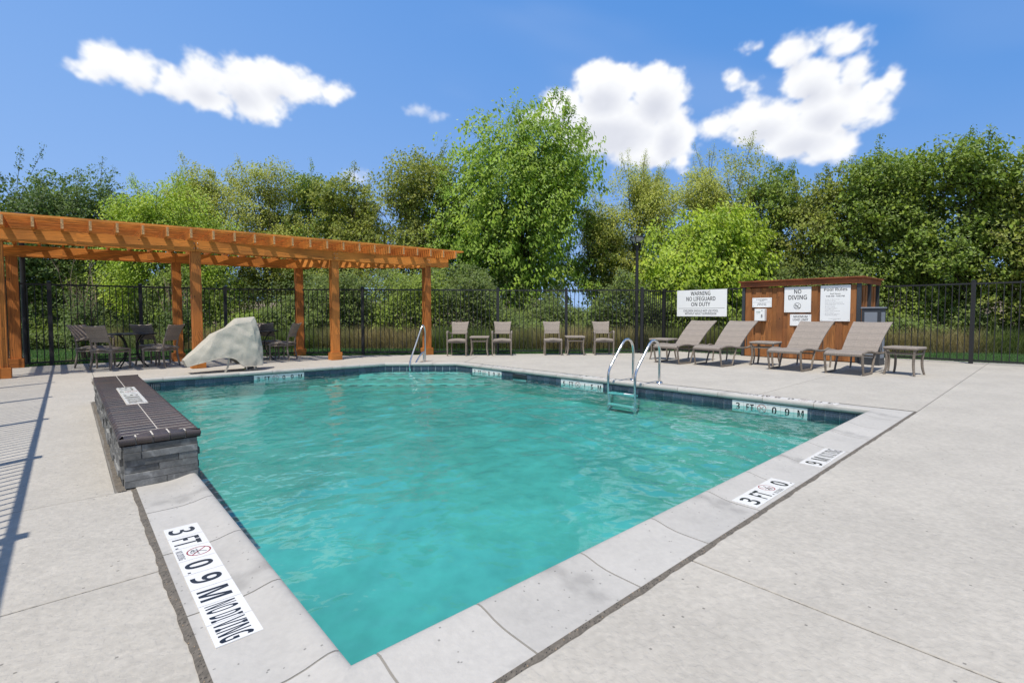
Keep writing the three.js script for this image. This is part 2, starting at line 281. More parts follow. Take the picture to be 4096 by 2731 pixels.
// ---------------------------------------------------------------- deck: cast slabs with tooled joints
const deck = structGroup('pool_deck');
{
  const o = offsetPoly(0.345), gap = 0.005; // inner edge of the deck, under the sealant
  const L = o[0][0], Nv = o[0][1], Ru = o[1][0], Rv = o[1][1], K1 = o[2], K2 = o[3], Fv = o[4][1];
  const at2 = (v) => lerp(Ru, K1[0], (v - Rv) / (K1[1] - Rv));
  const B = 0.20; // deck edge along the bench
  const slabs = [
    [[-3, -4.5], [L, -4.5], [L, 2.67], [-3, 2.67]],
    [[-3, 2.67], [L, 2.67], [L, 4.03], [-3, 4.03]],
    [[-3, 4.03], [B, 4.03], [B, 5.42], [-3, 5.42]],
    [[-3, 5.42], [B, 5.42], [B, 6.9], [-3, 6.9]],
    [[-3, 6.9], [B, 6.9], [B, 8.45], [L, 8.45], [L, 11.55], [-3, 11.55]],
    [[-3, 11.55], [0.33, 11.55], [0.33, 15.02], [-3, 15.02]],
    [[L, Fv], K2, K1, [8.62, 10.86], [3.05, 14.98], [0.33, 15.02], [0.33, 11.55], [L, 11.55]],
    [K1, [at2(2.84), 2.84], [15.5, 2.84], [15.5, 3.2], [13.62, 3.2], [13.62, 8.3], [12.25, 8.1], [8.62, 10.86]],
    [[at2(2.84), 2.84], [Ru, Rv + 0.0], [Ru, 1.10], [15.6, 1.10], [15.5, 2.84]],
    [[2.13, -4.5], [17, -4.5], [15.6, 1.10], [Ru, 1.10], [2.13, Nv]],
    [[L, -4.5], [2.13, -4.5], [2.13, Nv], [L, Nv]],
  ];
  slabs.forEach((poly, k) => {
    // shrink slightly so that a joint is left
    const c = poly.reduce((a, p) => [a[0] + p[0] / poly.length, a[1] + p[1] / poly.length], [0, 0]);
    const q = []; const n = poly.length, area = poly.reduce((s, p, i) => s + p[0] * poly[(i + 1) % n][1] - p[1] * poly[(i + 1) % n][0], 0), sg = Math.sign(area);
    for (let i = 0; i < n; i++) {
      const A = poly[(i + n - 1) % n], Bp = poly[i], C = poly[(i + 1) % n], d1 = V2(Bp[0] - A[0], Bp[1] - A[1]).normalize(), d2 = V2(C[0] - Bp[0], C[1] - Bp[1]).normalize();
      const n1 = V2(-d1.y, d1.x).multiplyScalar(sg), n2 = V2(-d2.y, d2.x).multiplyScalar(sg), m = n1.clone().add(n2).divideScalar(1 + n1.dot(n2) + 1e-6);
      q.push([Bp[0] + m.x * gap / 1.0, Bp[1] + m.y * gap]);
    }
    const pts = (area > 0 ? q : q.reverse()).map(toL);
    put('concrete_slab', extrude(pts, 0.11, 0.003), deckMats[k % 3], deck);
  });
  // what shows in the joints
  const outer = [[-3, -4.5], [17, -4.5], [15.5, 3.2], [13.62, 8.3], [12.25, 8.1], [8.62, 10.86], [3.05, 14.98], [-3, 15.02]].map(([u, v]) => V2(u, v));
  const s = new THREE.Shape(outer); s.holes.push(new THREE.Path(offsetPoly(0.28).map(([u, v]) => V2(u, v))));
  const g = new THREE.ShapeGeometry(s); g.rotateX(-Math.PI / 2); g.translate(0, -0.007, 0);
  put('joint_filler', g, jointMat, deck);
  // sealant strip between coping and deck, with a ragged outer edge
  const r = rng(5), strips = [];
  const strip = (pts) => { // pts: [inner(u,v), outer(u,v)] pairs
    const pos = [], uv = [], idx = [];
    pts.forEach(([a, b], i) => { pos.push(a[0], 0.0022, -a[1], b[0], 0.0022, -b[1]); uv.push(i * 0.05, 0, i * 0.05, Math.hypot(a[0] - b[0], a[1] - b[1])); if (i) idx.push(2 * i - 2, 2 * i - 1, 2 * i + 1, 2 * i - 2, 2 * i + 1, 2 * i); });
    const g2 = new THREE.BufferGeometry(); g2.setAttribute('position', new THREE.Float32BufferAttribute(pos, 3)); g2.setAttribute('uv', new THREE.Float32BufferAttribute(uv, 2)); g2.setIndex(idx); g2.computeVertexNormals();
    put('sealant_strip', g2, masticMat, deck);
  };
  for (let i = 0; i < nE; i++) {
    const e = edgeInfo[i], pts = [], inner = 0.336, n = Math.ceil(e.L / 0.035), ca = offsetPoly(inner)[i], cb = offsetPoly(inner)[(i + 1) % nE], oa = offsetPoly(0.366)[i], ob = offsetPoly(0.366)[(i + 1) % nE];
    for (let k = 0; k <= n; k++) {
      const t = k / n, w = (i < 2 || i === 4 ? 0.0 : -0.022) + (fbm(k * 0.22, i * 9, 3, 0, 3) - .5) * 0.016 + (r() - .5) * 0.005;
      pts.push([[lerp(ca[0], cb[0], t), lerp(ca[1], cb[1], t)], [lerp(oa[0], ob[0], t) + e.n.x * w, lerp(oa[1], ob[1], t) + e.n.y * w]]);
    }
    if (i === 4) { strip(pts.filter(([a]) => a[1] < 4.07)); strip(pts.filter(([a]) => a[1] > 8.4)); } else strip(pts);
  }
  const pts = []; for (let k = 0; k <= 90; k++) { const v = 4.03 + k / 90 * 4.4; pts.push([[0.252, v], [0.206 + (fbm(k * 0.3, 4, 3, 0, 8) - .5) * 0.022, v]]); }
  strip(pts);
}

// ---------------------------------------------------------------- coping stones
const coping = structGroup('pool_coping');
const PROFILE = [[0.335, -0.055], [0.335, 0.0], [0.20, 0.0], [0.155, 0.002], [0.105, 0.009], [0.06, 0.020], [0.03, 0.026], [0.008, 0.0255], [-0.006, 0.019], [-0.013, 0.006], [-0.015, -0.010], [-0.011, -0.028], [-0.001, -0.041], [0.016, -0.047], [0.05, -0.055]];
const GROUT = PROFILE.map(([c, y]) => [c < 0.01 ? c + 0.004 : c, y > -0.03 ? y - 0.0035 : y]);
{
  const J = 0.0045;
  const list = (i) => {
    const L = edgeInfo[i].L;
    if (i === 0) return [0.09, 0.51, 1.12, 1.71, 2.33, 2.91, 3.53, 4.12, 4.75, 5.30, 5.89];
    if (i === 4) return [0.4, 1.0, 1.65, 2.30, 6.48, 7.11, 7.77, 8.41, L - 0.10]; // far to near
    const n = Math.round(L / 0.605), out = []; for (let k = 1; k < n; k++) out.push(k * L / n + (hash2(k, i) - .5) * 0.02); return out;
  };
  for (let i = 0; i < nE; i++) {
    const L = edgeInfo[i].L, s = [0, ...list(i), L];
    for (let k = 0; k + 1 < s.length; k++) {
      const m0 = k === 0, m1 = k === s.length - 2;
      if (i === 4 && s[k] > 2.2 && s[k + 1] < 6.6) continue; // the bench stands here
      const g = sweep(i, s[k] + (m0 ? 0 : J), s[k + 1] - (m1 ? 0 : J), PROFILE, m0, m1);
      put('coping_stone', g, copingMats[Math.floor(hash2(i, k, 4) * 4)], coping);
    }
    if (i !== 4) put('grout', sweep(i, 0, L, GROUT, true, true), groutMat, coping);
    else { put('grout', sweep(i, 0, 2.3, GROUT, true, false), groutMat, coping); put('grout', sweep(i, 6.49, L, GROUT, false, true), groutMat, coping); }
  }
}

// ---------------------------------------------------------------- basin
const WATER_Y = -0.125, FLOOR_Y = -0.95;
const plasterMap = tex(512, 512, (x, y) => { const v = 0.80 + (fbm(x * 4, y * 4, 5, 4, 3) - .5) * 0.16 + (fbm(x * 30, y * 30, 3, 30, 4) - .5) * 0.10; return [v * 0.96, v, v * 0.99]; }, true, 3.3);
const plaster = std({ map: plasterMap, roughness: 0.8, color: lin(0.52, 0.70, 0.68) });
const plasterPale = std({ map: plasterMap, roughness: 0.8, color: lin(0.95, 0.98, 0.95) });
const basin = structGroup('pool_basin');
{
  // floor: deep at the bench end, rising towards the steps and the far sides
  const o = offsetPoly(0.05), pos = [], uv = [], idx = [], nu = 26, nv = 36, id = [];
  const depth = (u, v) => lerp(FLOOR_Y, -0.44, sstep(2.6, 8.2, u + v * 0.92));
  for (let j = 0; j <= nv; j++) for (let i = 0; i <= nu; i++) { const v = 1.40 + j / nv * 9.3, u = 0.58 + i / nu * 6.45; pos.push(u, depth(u, v), -v); uv.push(u, v); if (i && j) { const q = j * (nu + 1) + i; idx.push(q - nu - 2, q - nu - 1, q, q - nu - 2, q, q - 1); } }
  const g = new THREE.BufferGeometry(); g.setAttribute('position', new THREE.Float32BufferAttribute(pos, 3)); g.setAttribute('uv', new THREE.Float32BufferAttribute(uv, 2)); g.setIndex(idx); g.computeVertexNormals();
  put('basin_floor', g, plaster, basin);
  for (let i = 0; i < nE; i++) put('basin_wall', sweep(i, 0, 0, [[0.02, FLOOR_Y - 0.05], [0.16, FLOOR_Y - 0.05], [0.16, -0.056], [0.02, -0.056]], true, true), plaster, basin);
  // corner steps
  const c = NOSE[3], k1 = NOSE[2], e = edgeInfo[2], far = edgeInfo[3], rt = edgeInfo[1];
  const hit = (d, line) => { // the step line (edge 2 moved inward by d) meets another edge's wall
    const p = V2(c[0] - e.n.x * d, c[1] - e.n.y * d), q = V2(line.A[0] + line.n.x * 0.02, line.A[1] + line.n.y * .02), den = e.d.x * line.d.y - e.d.y * line.d.x, t = ((q.x - p.x) * line.d.y - (q.y - p.y) * line.d.x) / den;
    return [p.x + e.d.x * t, p.y + e.d.y * t];
  };
  [[0.34, -0.19], [0.66, -0.27], [0.98, -0.355]].forEach(([d, y], n) => {
    const a = hit(d, rt), b = hit(d, far), poly = [k1, c, b, a].map(toL);
    const area = poly.reduce((sum, p, i) => sum + p[0] * -poly[(i + 1) % 4][1] + p[1] * poly[(i + 1) % 4][0], 0);
    const st = put('pool_step', extrude(area > 0 ? poly : poly.reverse(), 0.5), plasterPale, basin); st.position.y = y - n * 0.0013;
    const A = V2(...a), Bv = V2(...b), L = A.distanceTo(Bv), dir = Bv.clone().sub(A).normalize();
    for (let x = 0.15; x < L - 0.2; x += 0.31) { const t = put('step_tile', box(0.15, 0.006, 0.05), graniteOf(n), basin), p = A.clone().addScaledVector(dir, x + .075); t.position.set(p.x + e.n.x * 0.03, y + 0.004, -(p.y + e.n.y * 0.03)); t.rotation.y = Math.atan2(dir.y, dir.x); }
  });
}
function graniteOf(k) { return granites[k % granites.length]; }
// ---------------------------------------------------------------- depth marker tiles (one printed atlas)
const CELLS = ['3', 'FT', 'ban', '0', '9', 'M', '5', '1', 'c3', 'cFT', 'cban', 'c0', 'c9', 'cM', 'cNODI', 'cVING', 'c5', 'c1', 'blank', 'c1.'], AC = 5, AR = 4, CP = 256;
const atlas = (() => {
  const cv = document.createElement('canvas'); cv.width = AC * CP; cv.height = AR * CP; const x = cv.getContext('2d');
  x.fillStyle = '#f4f2ee'; x.fillRect(0, 0, cv.width, cv.height); x.textAlign = 'center'; x.textBaseline = 'alphabetic';
  const word = (t, cx, base, w, h, bold = true, color = '#1a1a1c') => { x.save(); x.fillStyle = color; x.font = (bold ? 'bold ' : '') + '100px sans-serif'; const m = x.measureText(t), mw = m.width, mh = 71.5; x.translate(cx, base); x.scale(w / mw, h / mh); x.fillText(t, 0, 0); x.restore(); };
  const ban = (cx, cy, r, small) => {
    x.lineWidth = r * 0.13; x.strokeStyle = '#9c2420'; x.beginPath(); x.arc(cx, cy, r, 0, 7); x.stroke(); x.beginPath(); x.moveTo(cx - r * .68, cy - r * .68); x.lineTo(cx + r * .68, cy + r * .68); x.stroke();
    x.strokeStyle = '#141414'; x.lineWidth = r * .10; x.beginPath(); x.moveTo(cx + r * .45, cy - r * .62); x.lineTo(cx - r * .35, cy + r * .42); x.stroke(); x.beginPath(); x.arc(cx - r * .42, cy + r * .5, r * .09, 0, 7); x.stroke();
    x.lineWidth = r * .05; x.beginPath(); for (let k = 0; k <= 40; k++) { const a = cx - r * .75 + k / 40 * r * 1.5, b = cy + r * .12 + Math.sin(k * .95) * r * .06; k ? x.lineTo(a, b) : x.moveTo(a, b); } x.stroke();
  };
  CELLS.forEach((c, i) => {
    const ox = (i % AC) * CP, oy = Math.floor(i / AC) * CP; x.save(); x.beginPath(); x.rect(ox, oy, CP, CP); x.clip();
    const mid = ox + CP / 2;
    if ('30951'.includes(c) || c === 'M') word(c, mid, oy + 205, c === 'M' ? 150 : c === '1' ? 55 : 105, 150);
    else if (c === 'FT') { word('F', mid - 45, oy + 205, 80, 150); word('T', mid + 50, oy + 205, 95, 150); }
    else if (c === 'ban') ban(mid, oy + 128, 92);
    else if (c === 'cban') { ban(mid, oy + 96, 80); word('SHALLOW', mid, oy + 136, 62, 16); word('WATER', mid, oy + 156, 46, 15); word('NO DIVING', mid, oy + 244, 190, 46); }
    else if (c === 'cFT') { word('F', mid - 58, oy + 232, 92, 190); word('T', mid + 40, oy + 232, 100, 190); x.fillStyle = '#1a1a1c'; x.fillRect(mid + 98, oy + 214, 20, 20); }
    else if (c === 'cNODI') word('NO DI', mid + 4, oy + 225, 236, 178);
    else if (c === 'cVING') word('VING', mid, oy + 225, 236, 178);
    else if (c === 'c0' || c === 'c1.') { word(c[1], mid - 10, oy + 226, c === 'c0' ? 140 : 70, 180); x.fillStyle = '#1a1a1c'; x.fillRect(mid + 92, oy + 208, 20, 20); }
    else if (c[0] === 'c') word(c.slice(1), mid, oy + 230, c === 'cM' ? 200 : 140, 190);
    x.restore();
  });
  const t = new THREE.CanvasTexture(cv); t.colorSpace = THREE.SRGBColorSpace; t.magFilter = THREE.LinearFilter; return t;
})();
const tileMat = std({ map: atlas, roughness: 0.25, color: lin(0.68, 0.68, 0.68) });
const tileGeos = {};
function tileGeo(cell) {
  return tileGeos[cell] ??= (() => {
    const i = CELLS.indexOf(cell), T = 0.1524, g = new THREE.BoxGeometry(T, T, 0.008), uv = g.attributes.uv, n = g.attributes.normal, u0 = (i % AC) / AC, v0 = 1 - (Math.floor(i / AC) + 1) / AR;
    for (let k = 0; k < uv.count; k++) { const face = n.getZ(k) > .5; uv.setXY(k, u0 + (face ? uv.getX(k) * 0.998 + .001 : 0.02) / AC, v0 + (face ? uv.getY(k) * 0.998 + .001 : 0.02) / AR); }
    return g;
  })();
}
// a row of tiles: first centre, reading direction r, letters' up t (pool frame vectors)
function marker(label, cells, start, r, t, y0 = 0, skip = []) {
  const g = thing('depth_marker', label, 'depth marker', null, TH, 'depth marker tiles round the pool'), n = r.clone().cross(t), M = new THREE.Matrix4().makeBasis(r, t, n);
  cells.forEach((c, k) => {
    if (!c) return;
    const m = put('tile', tileGeo(c), tileMat, g), p = start.clone().addScaledVector(r, k * 0.1554);
    m.quaternion.setFromRotationMatrix(M); m.position.copy(p);
  });
  return g;
}
const X = V3(1, 0, 0), Y = V3(0, 1, 0), Z = V3(0, 0, 1), neg = (v) => v.clone().negate();
const STRIP3 = ['c3', 'cFT', 'cban', 'c0', 'c9', 'cM', 'cNODI', 'cVING'], STRIP5 = ['c5', 'cFT', 'cban', 'c1.', 'c5', 'cM', 'cNODI', 'cVING'];
marker('unbroken row of eight white depth tiles on the coping next to the bench', STRIP3, V3(0.421, 0.0005, -(3.15 - 0.078)), Z, X);
marker('four white tiles reading 3 FT 0 on the long near coping', ['c3', 'cFT', 'cban', 'c0'], V3(2.99 + 0.078, 0.0005, -1.245), X, neg(Z));
marker('four white tiles reading 9 M NO DIVING on the long near coping', ['c9', 'cM', 'cNODI', 'cVING'], V3(4.13 + 0.078, 0.0005, -1.240), X, neg(Z));
marker('white depth tiles set into the dark brick top of the bench', STRIP5, V3(0.452, 0.3375, -(6.86 - 0.078)), Z, X);
{
  const e = edgeInfo[1], r = V3(e.d.x, 0, -e.d.y), t = V3(-e.n.x, 0, e.n.y), s = (v) => (v - e.A[1]) / e.d.y;
  marker('flat white coping tiles with upside-down print in front of the loungers', STRIP3, onEdge(1, s(1.92), 0.258, 0.0005), r, t);
  marker('flat white coping tiles with upside-down print beside the steel ladder', STRIP5, onEdge(1, s(5.12), 0.258, 0.0005), r, t);
  marker('flat white coping tiles with upside-down print in front of the armchairs', STRIP3, onEdge(1, s(7.5), 0.258, 0.0005), r, t);
  const rw = neg(r), yy = -0.056 - 0.0775;
  marker('upright 3 FT waterline tiles nearest the coping corner, facing the loungers side', ['3', 'FT', 'ban', '0', '9', 'M'], onEdge(1, s(2.97), 0.0135, yy), rw, Y);
  marker('upright 5 FT waterline tiles next to the steel ladder', ['5', 'FT', 'ban', '1', '5', 'M'], onEdge(1, s(6.06), 0.0135, yy), rw, Y);
  marker('upright 3 FT waterline tiles between the skimmer opening and the corner steps', ['3', 'FT', 'ban', '0', '9', 'M'], onEdge(1, s(8.58), 0.0135, yy), rw, Y);
  const f = edgeInfo[3], sf = (u) => (u - f.A[0]) / f.d.x;
  marker('upright 3 FT waterline tiles below the covered pool lift', ['3', 'FT', 'ban', '0', '9', 'M'], onEdge(3, sf(2.66 + .078), 0.0135, yy), V3(-f.d.x, 0, f.d.y), Y);
}
// granite waterline tiles on the walls one can see into, leaving room for the markers and the skimmer
{
  const T = 0.152, gap = 0.0035, free = { 1: [[2.115, 3.046], [5.205, 6.136], [7.725, 8.656]], 3: [[2.66, 3.59]] };
  const geo = box(T - gap, 0.152, 0.008), grout = std({ color: lin(.35, .38, .40), roughness: 1 });
  for (const i of [1, 2, 3]) {
    const e = edgeInfo[i], n = Math.floor(e.L / T);
    put('tile_grout', sweep(i, 0, 0, [[0.0185, -0.215], [0.03, -0.215], [0.03, -0.057], [0.0185, -0.057]], true, true), grout, basin);
    for (let k = 0; k < n; k++) {
      const s = (k + 0.5) * e.L / n, p = onEdge(i, s, 0.0145, -0.133), v = -p.z, u = p.x;
      const c = i === 1 ? v : u;
      if ((free[i] ?? []).some(([a, b]) => c - 0.07 > a && c + 0.07 < b)) continue;
      if (i === 1 && v > 6.98 && v < 7.42) continue;
      
      const m = put('waterline_tile', geo, granites[Math.floor(hash2(k, i, 6) * granites.length)], basin);
      m.position.copy(p); m.rotation.y = Math.atan2(e.d.y, e.d.x);
    }
  }
  // skimmer mouth and grille
  const e = edgeInfo[1], s = (7.2 - e.A[1]) / e.d.y, sk = thing('skimmer', 'dark rectangular skimmer opening in the blue tile band below the coping', 'skimmer', null);
  const dark = std({ color: lin(.01, .015, .02), roughness: .7 }), ang = Math.atan2(e.d.y, e.d.x);
  const b = put('skimmer_throat', box(0.40, 0.125, 0.012), dark, sk); b.position.copy(onEdge(1, s, 0.013, -0.132)); b.rotation.y = ang;
  const w = put('weir_flap', box(0.36, 0.03, 0.012), std({ color: lin(.45, .5, .5), roughness: .5 }), sk); w.position.copy(onEdge(1, s, 0.004, -0.185)); w.rotation.y = ang;
  const f = edgeInfo[3], gr = thing('wall_grille', 'small black slotted grille in the tile band beside the brick bench', 'grille', null), sf = (1.11 - f.A[0]) / f.d.x;
  const pl = put('plate', box(0.15, 0.13, 0.008), dark, gr); pl.position.copy(onEdge(3, sf, 0.012, -0.13)); pl.rotation.y = Math.atan2(f.d.y, f.d.x);
  for (let k = 0; k < 5; k++) { const q = put('slat', box(0.012, 0.11, 0.006), std({ color: lin(.12, .14, .16), roughness: .5 }), gr); q.position.copy(onEdge(3, sf + (k - 2) * .026, 0.006, -0.13)); q.rotation.y = Math.atan2(f.d.y, f.d.x); }
}

// ---------------------------------------------------------------- water: a rippled surface
{
  const cell = 0.023, o = offsetPoly(0.012), u0 = 0.6, u1 = 6.98, v0 = 1.42, v1 = 10.64, nu = Math.round((u1 - u0) / cell), nv = Math.round((v1 - v0) / cell);
  const inPoly = (u, v) => { let r = false; for (let i = 0, j = nE - 1; i < nE; j = i++) { const [a, b] = o[i], [c, d] = o[j]; if ((b > v) !== (d > v) && u < (c - a) * (v - b) / (d - b) + a) r = !r; } return r; };
  const R = rng(77), waves = [];
  for (let k = 0; k < 40; k++) { const wl = 0.10 * Math.pow(1.11, k % 20) * (0.85 + R() * .3), a = 2.2 + (R() - .5) * (k < 20 ? 6.283 : 2.4), K = 6.283 / wl; waves.push([Math.cos(a) * K, Math.sin(a) * K, R() * 6.283, 0.020 / K * (wl < .16 ? .7 : 1)]); }
  const height = (u, v) => {
    const wx = u + 0.25 * (vnoise(u * 1.7, v * 1.7, 0, 4) - .5), wy = v + 0.25 * (vnoise(u * 1.7 + 9, v * 1.7, 0, 5) - .5);
    let h = 0; for (const [a, b, c, m] of waves) h += m * Math.sin(a * wx + b * wy + c);
    return h * (0.35 + 1.0 * fbm(u * 0.5, v * 0.5, 3, 0, 9));
  };
  const pos = [], uv = [], idx = [], id = new Map();
  const vert = (i, j) => { const k = j * (nu + 1) + i; if (!id.has(k)) { const u = u0 + i * cell, v = v0 + j * cell; id.set(k, pos.length / 3); pos.push(u, height(u, v), -v); uv.push(u, v); } return id.get(k); };
  for (let j = 0; j < nv; j++) for (let i = 0; i < nu; i++) {
    const u = u0 + (i + .5) * cell, v = v0 + (j + .5) * cell;
    if (!inPoly(u, v)) continue;
    const a = vert(i, j), b = vert(i + 1, j), c = vert(i + 1, j + 1), d = vert(i, j + 1); idx.push(a, b, c, a, c, d);
  }
  const g = new THREE.BufferGeometry(); g.setAttribute('position', new THREE.Float32BufferAttribute(pos, 3)); g.setAttribute('uv', new THREE.Float32BufferAttribute(uv, 2)); g.setIndex(idx); g.computeVertexNormals();
  const rippleMap = tex(1024, 1024, (x, y) => { const wx = x + .03 * (fbm(x * 6, y * 6, 2, 6, 3) - .5), wy = y + .03 * (fbm(x * 6, y * 6, 2, 6, 8) - .5), a = fbm(wx * 9, wy * 9, 2, 9, 41), b = fbm(wx * 20, wy * 20, 2, 20, 43), r1 = 1 - Math.abs(2 * a - 1), r2 = 1 - Math.abs(2 * b - 1); return 0.6 * r1 + 0.28 * r2 + .12 * fbm(wx * 45, wy * 45, 2, 45, 47); }, false, 1.55);
  const water = structure(put('water', g, phys({ color: lin(0.37, 0.765, 0.745), roughness: 0.0, transmission: 1, thickness: 0, ior: 1.33, bumpMap: rippleMap, bumpScale: 0.006 })));
  water.rotation.y = TH; water.position.y = WATER_Y;
}

// ---------------------------------------------------------------- brick-topped bench wall
{
  const b = thing('brick_bench', 'low raised wall with dark brick top and stacked grey stone sides on the pool edge', 'bench');
  const H = 0.335, u0 = 0.222, u1 = 0.685, v0 = 4.065, v1 = 8.28, uc = (u0 + u1) / 2, r = rng(31);
  const brickMap = tex(256, 256, (x, y) => { const v = 0.30 + (fbm(x * 6, y * 6, 4, 6, 3) - .5) * 0.16 + (hash2(Math.floor(x * 200), Math.floor(y * 200), 1) - .5) * 0.06; return [v * 1.0, v * 0.94, v * 0.93]; }, true, 0.5);
  const bricks = [[.62, .55, .53], [.80, .66, .58], [.52, .49, .50], [.68, .58, .57]].map(([x, y, z]) => std({ map: brickMap, roughness: 0.42, color: lin(x, y, z) }));
  const mortar = std({ color: lin(0.50, 0.46, 0.40), roughness: 1, bumpMap: copingBump, bumpScale: .002 });
  const stoneMap = tex(512, 512, (x, y) => { const v = 0.42 + (fbm(x * 5, y * 5, 5, 5, 13) - .5) * 0.34 + (fbm(x * 60, y * 60, 2, 60, 14) - .5) * 0.08, w = sstep(.58, .75, fbm(x * 4, y * 7, 4, 4, 15)) * 0.16; return [(v + w) * 1, (v + w) * 1.0, (v + w) * 0.985]; }, true, 0.55);
  const stones = [0.9, 0.62, 1.15, 0.75].map((k) => std({ map: stoneMap, bumpMap: stoneMap, bumpScale: .003, roughness: 0.75, color: lin(k, k * 1.0, k * .99) }));
  // core and mortar bed
  const core = put('wall_core', box(u1 - u0 - 0.12, H - 0.058 + 0.55, v1 - v0 - 0.1), jointMat, b); core.position.set(uc + .0, (H - 0.058 - 0.55) / 2, -(v0 + v1) / 2);
  const bedShape = new THREE.Shape(); { const w = (u1 - u0) / 2 - 0.005, R2 = 0.0262; bedShape.moveTo(-w + R2, R2); bedShape.lineTo(w - R2, R2); bedShape.absarc(w - R2, 0, R2, Math.PI / 2, -Math.PI / 2, true); bedShape.lineTo(-w + R2, -R2); bedShape.absarc(-w + R2, 0, R2, -Math.PI / 2, Math.PI / 2, true); }
  const bed = put('mortar_bed', new THREE.ExtrudeGeometry(bedShape, { depth: v1 - v0 - 0.05, bevelEnabled: false, curveSegments: 6 }), mortar, b); bed.position.set(uc, H - 0.028, -(v1 - 0.02));
  // cap bricks: profile with one rounded end, extruded over the brick's width
  const half = (u1 - u0) / 2, apex = 0.215;
  const cap = (len, w) => { const R2 = 0.028, s = new THREE.Shape(); s.moveTo(0, 0); s.lineTo(len - R2, 0); s.absarc(len - R2, -R2, R2, Math.PI / 2, -Math.PI / 2, true); s.lineTo(0, -2 * R2); s.closePath(); const g = new THREE.ExtrudeGeometry(s, { depth: w, bevelEnabled: false, curveSegments: 8 }); return g; };
  const pitch = 0.108, bw = 0.091;
  for (const side of [-1, 1]) for (let v = v0 + 0.012; v < v1 - 0.03; v += pitch) {
    const d = v + bw / 2 - v0, inner = Math.max(0.003, half * (1 - d / apex) + 0.006), len = half - inner, slant = inner > 0.0031;
    if (len < 0.05) continue;
    const v2 = Math.min(v + bw, v1 - 0.012);
    const hole = v2 > 5.60 && v < 6.88; // the marker tiles are set in here
    const g = cap(hole ? (side < 0 ? (0.452 - .080) - u0 : u1 - (0.452 + .080)) : len, v2 - v), m = put('cap_brick', g, bricks[Math.floor(r() * 4)], b);
    if (slant) { const p = g.attributes.position, w = v2 - v; for (let i = 0; i < p.count; i++) if (p.getX(i) < 1e-4) { const z = p.getZ(i), vv = side > 0 ? v2 - z : v + z; p.setX(i, Math.max(0.003, half * (1 - (vv - v0) / apex) + 0.006) - inner); } }
    const start = hole ? (side < 0 ? 0.452 - .080 : 0.452 + .080) : uc + side * inner;
    if (side > 0) m.position.set(start, H, -v2); else { m.rotation.y = Math.PI; m.position.set(start, H, -v); }
  }
  const ew = (u1 - u0) / 5, cuts = [0, 1, 2, 2.5, 3, 4, 5].map((k) => u0 + k * ew);
  for (let k = 0; k < 6; k++) { // end bricks, cut to the mitre
    const a = cuts[k] + (k === 3 ? 0 : 0.005), c = cuts[k + 1] - (k === 2 ? 0 : 0.005), cut = (u) => Math.max(0.012, apex * (1 - Math.abs(u - uc) / half) - 0.006), len = cut((a + c) / 2);
    const g = cap(Math.max(len, 0.06), c - a), p = g.attributes.position, add = Math.max(len, 0.06) - len;
    for (let i = 0; i < p.count; i++) if (p.getX(i) < 1e-4) p.setX(i, add + len - cut(c - p.getZ(i)));
    const m = put('cap_brick', g, bricks[[0, 1, 3, 3, 2, 0][k]], b);
    m.rotation.y = -Math.PI / 2; m.position.set(c, H, -(v0 + len + add));
  }
  for (let k = 0; k < 4; k++) { const a = u0 + k * .116 + .003; const m = put('cap_brick', cap(0.06, .11), bricks[k], b); m.rotation.y = Math.PI / 2; m.position.set(a, H + .001, -(v1 - .05)); }
  // stacked stone faces
  const course = (H - 0.058) / 6;
  const face = (len, place, rows, y0) => {
    for (let c = 0; c < rows; c++) {
      let s = 0; const base = r() * 0.012, hh = course - 0.0025;
      while (s < len - 0.001) {
        let L = 0.09 + r() * 0.30; if (len - s - L < 0.08) L = len - s;
        const out = 0.012 + base + (r() - .4) * 0.018, g = box(L - 0.003, hh, 0.06, 'x', r() * 3, r() * 3), m = put('stone_block', g, stones[Math.floor(r() * 4)], b);
        place(m, s + L / 2, y0 + c * course + course / 2, out); s += L;
      }
    }
  };
  face(u1 - u0 - 0.05, (m, s, y, o) => m.position.set(u0 + 0.025 + s, y, -(v0 + 0.055 - o)), 6, 0.001);
  face(v1 - v0 - 0.12, (m, s, y, o) => { m.rotation.y = Math.PI / 2; m.position.set(u0 + 0.062 - o, y, -(v0 + 0.08 + s)); }, 6, 0.001);
  face(v1 - v0 - 0.12, (m, s, y, o) => { m.rotation.y = Math.PI / 2; m.position.set(u1 - 0.062 + o, y, -(v0 + 0.08 + s)); }, 12, -6 * course + .001);
  face(u1 - u0 - 0.05, (m, s, y, o) => m.position.set(u0 + 0.025 + s, y, -(v1 - 0.055 + o)), 6, 0.001);
}
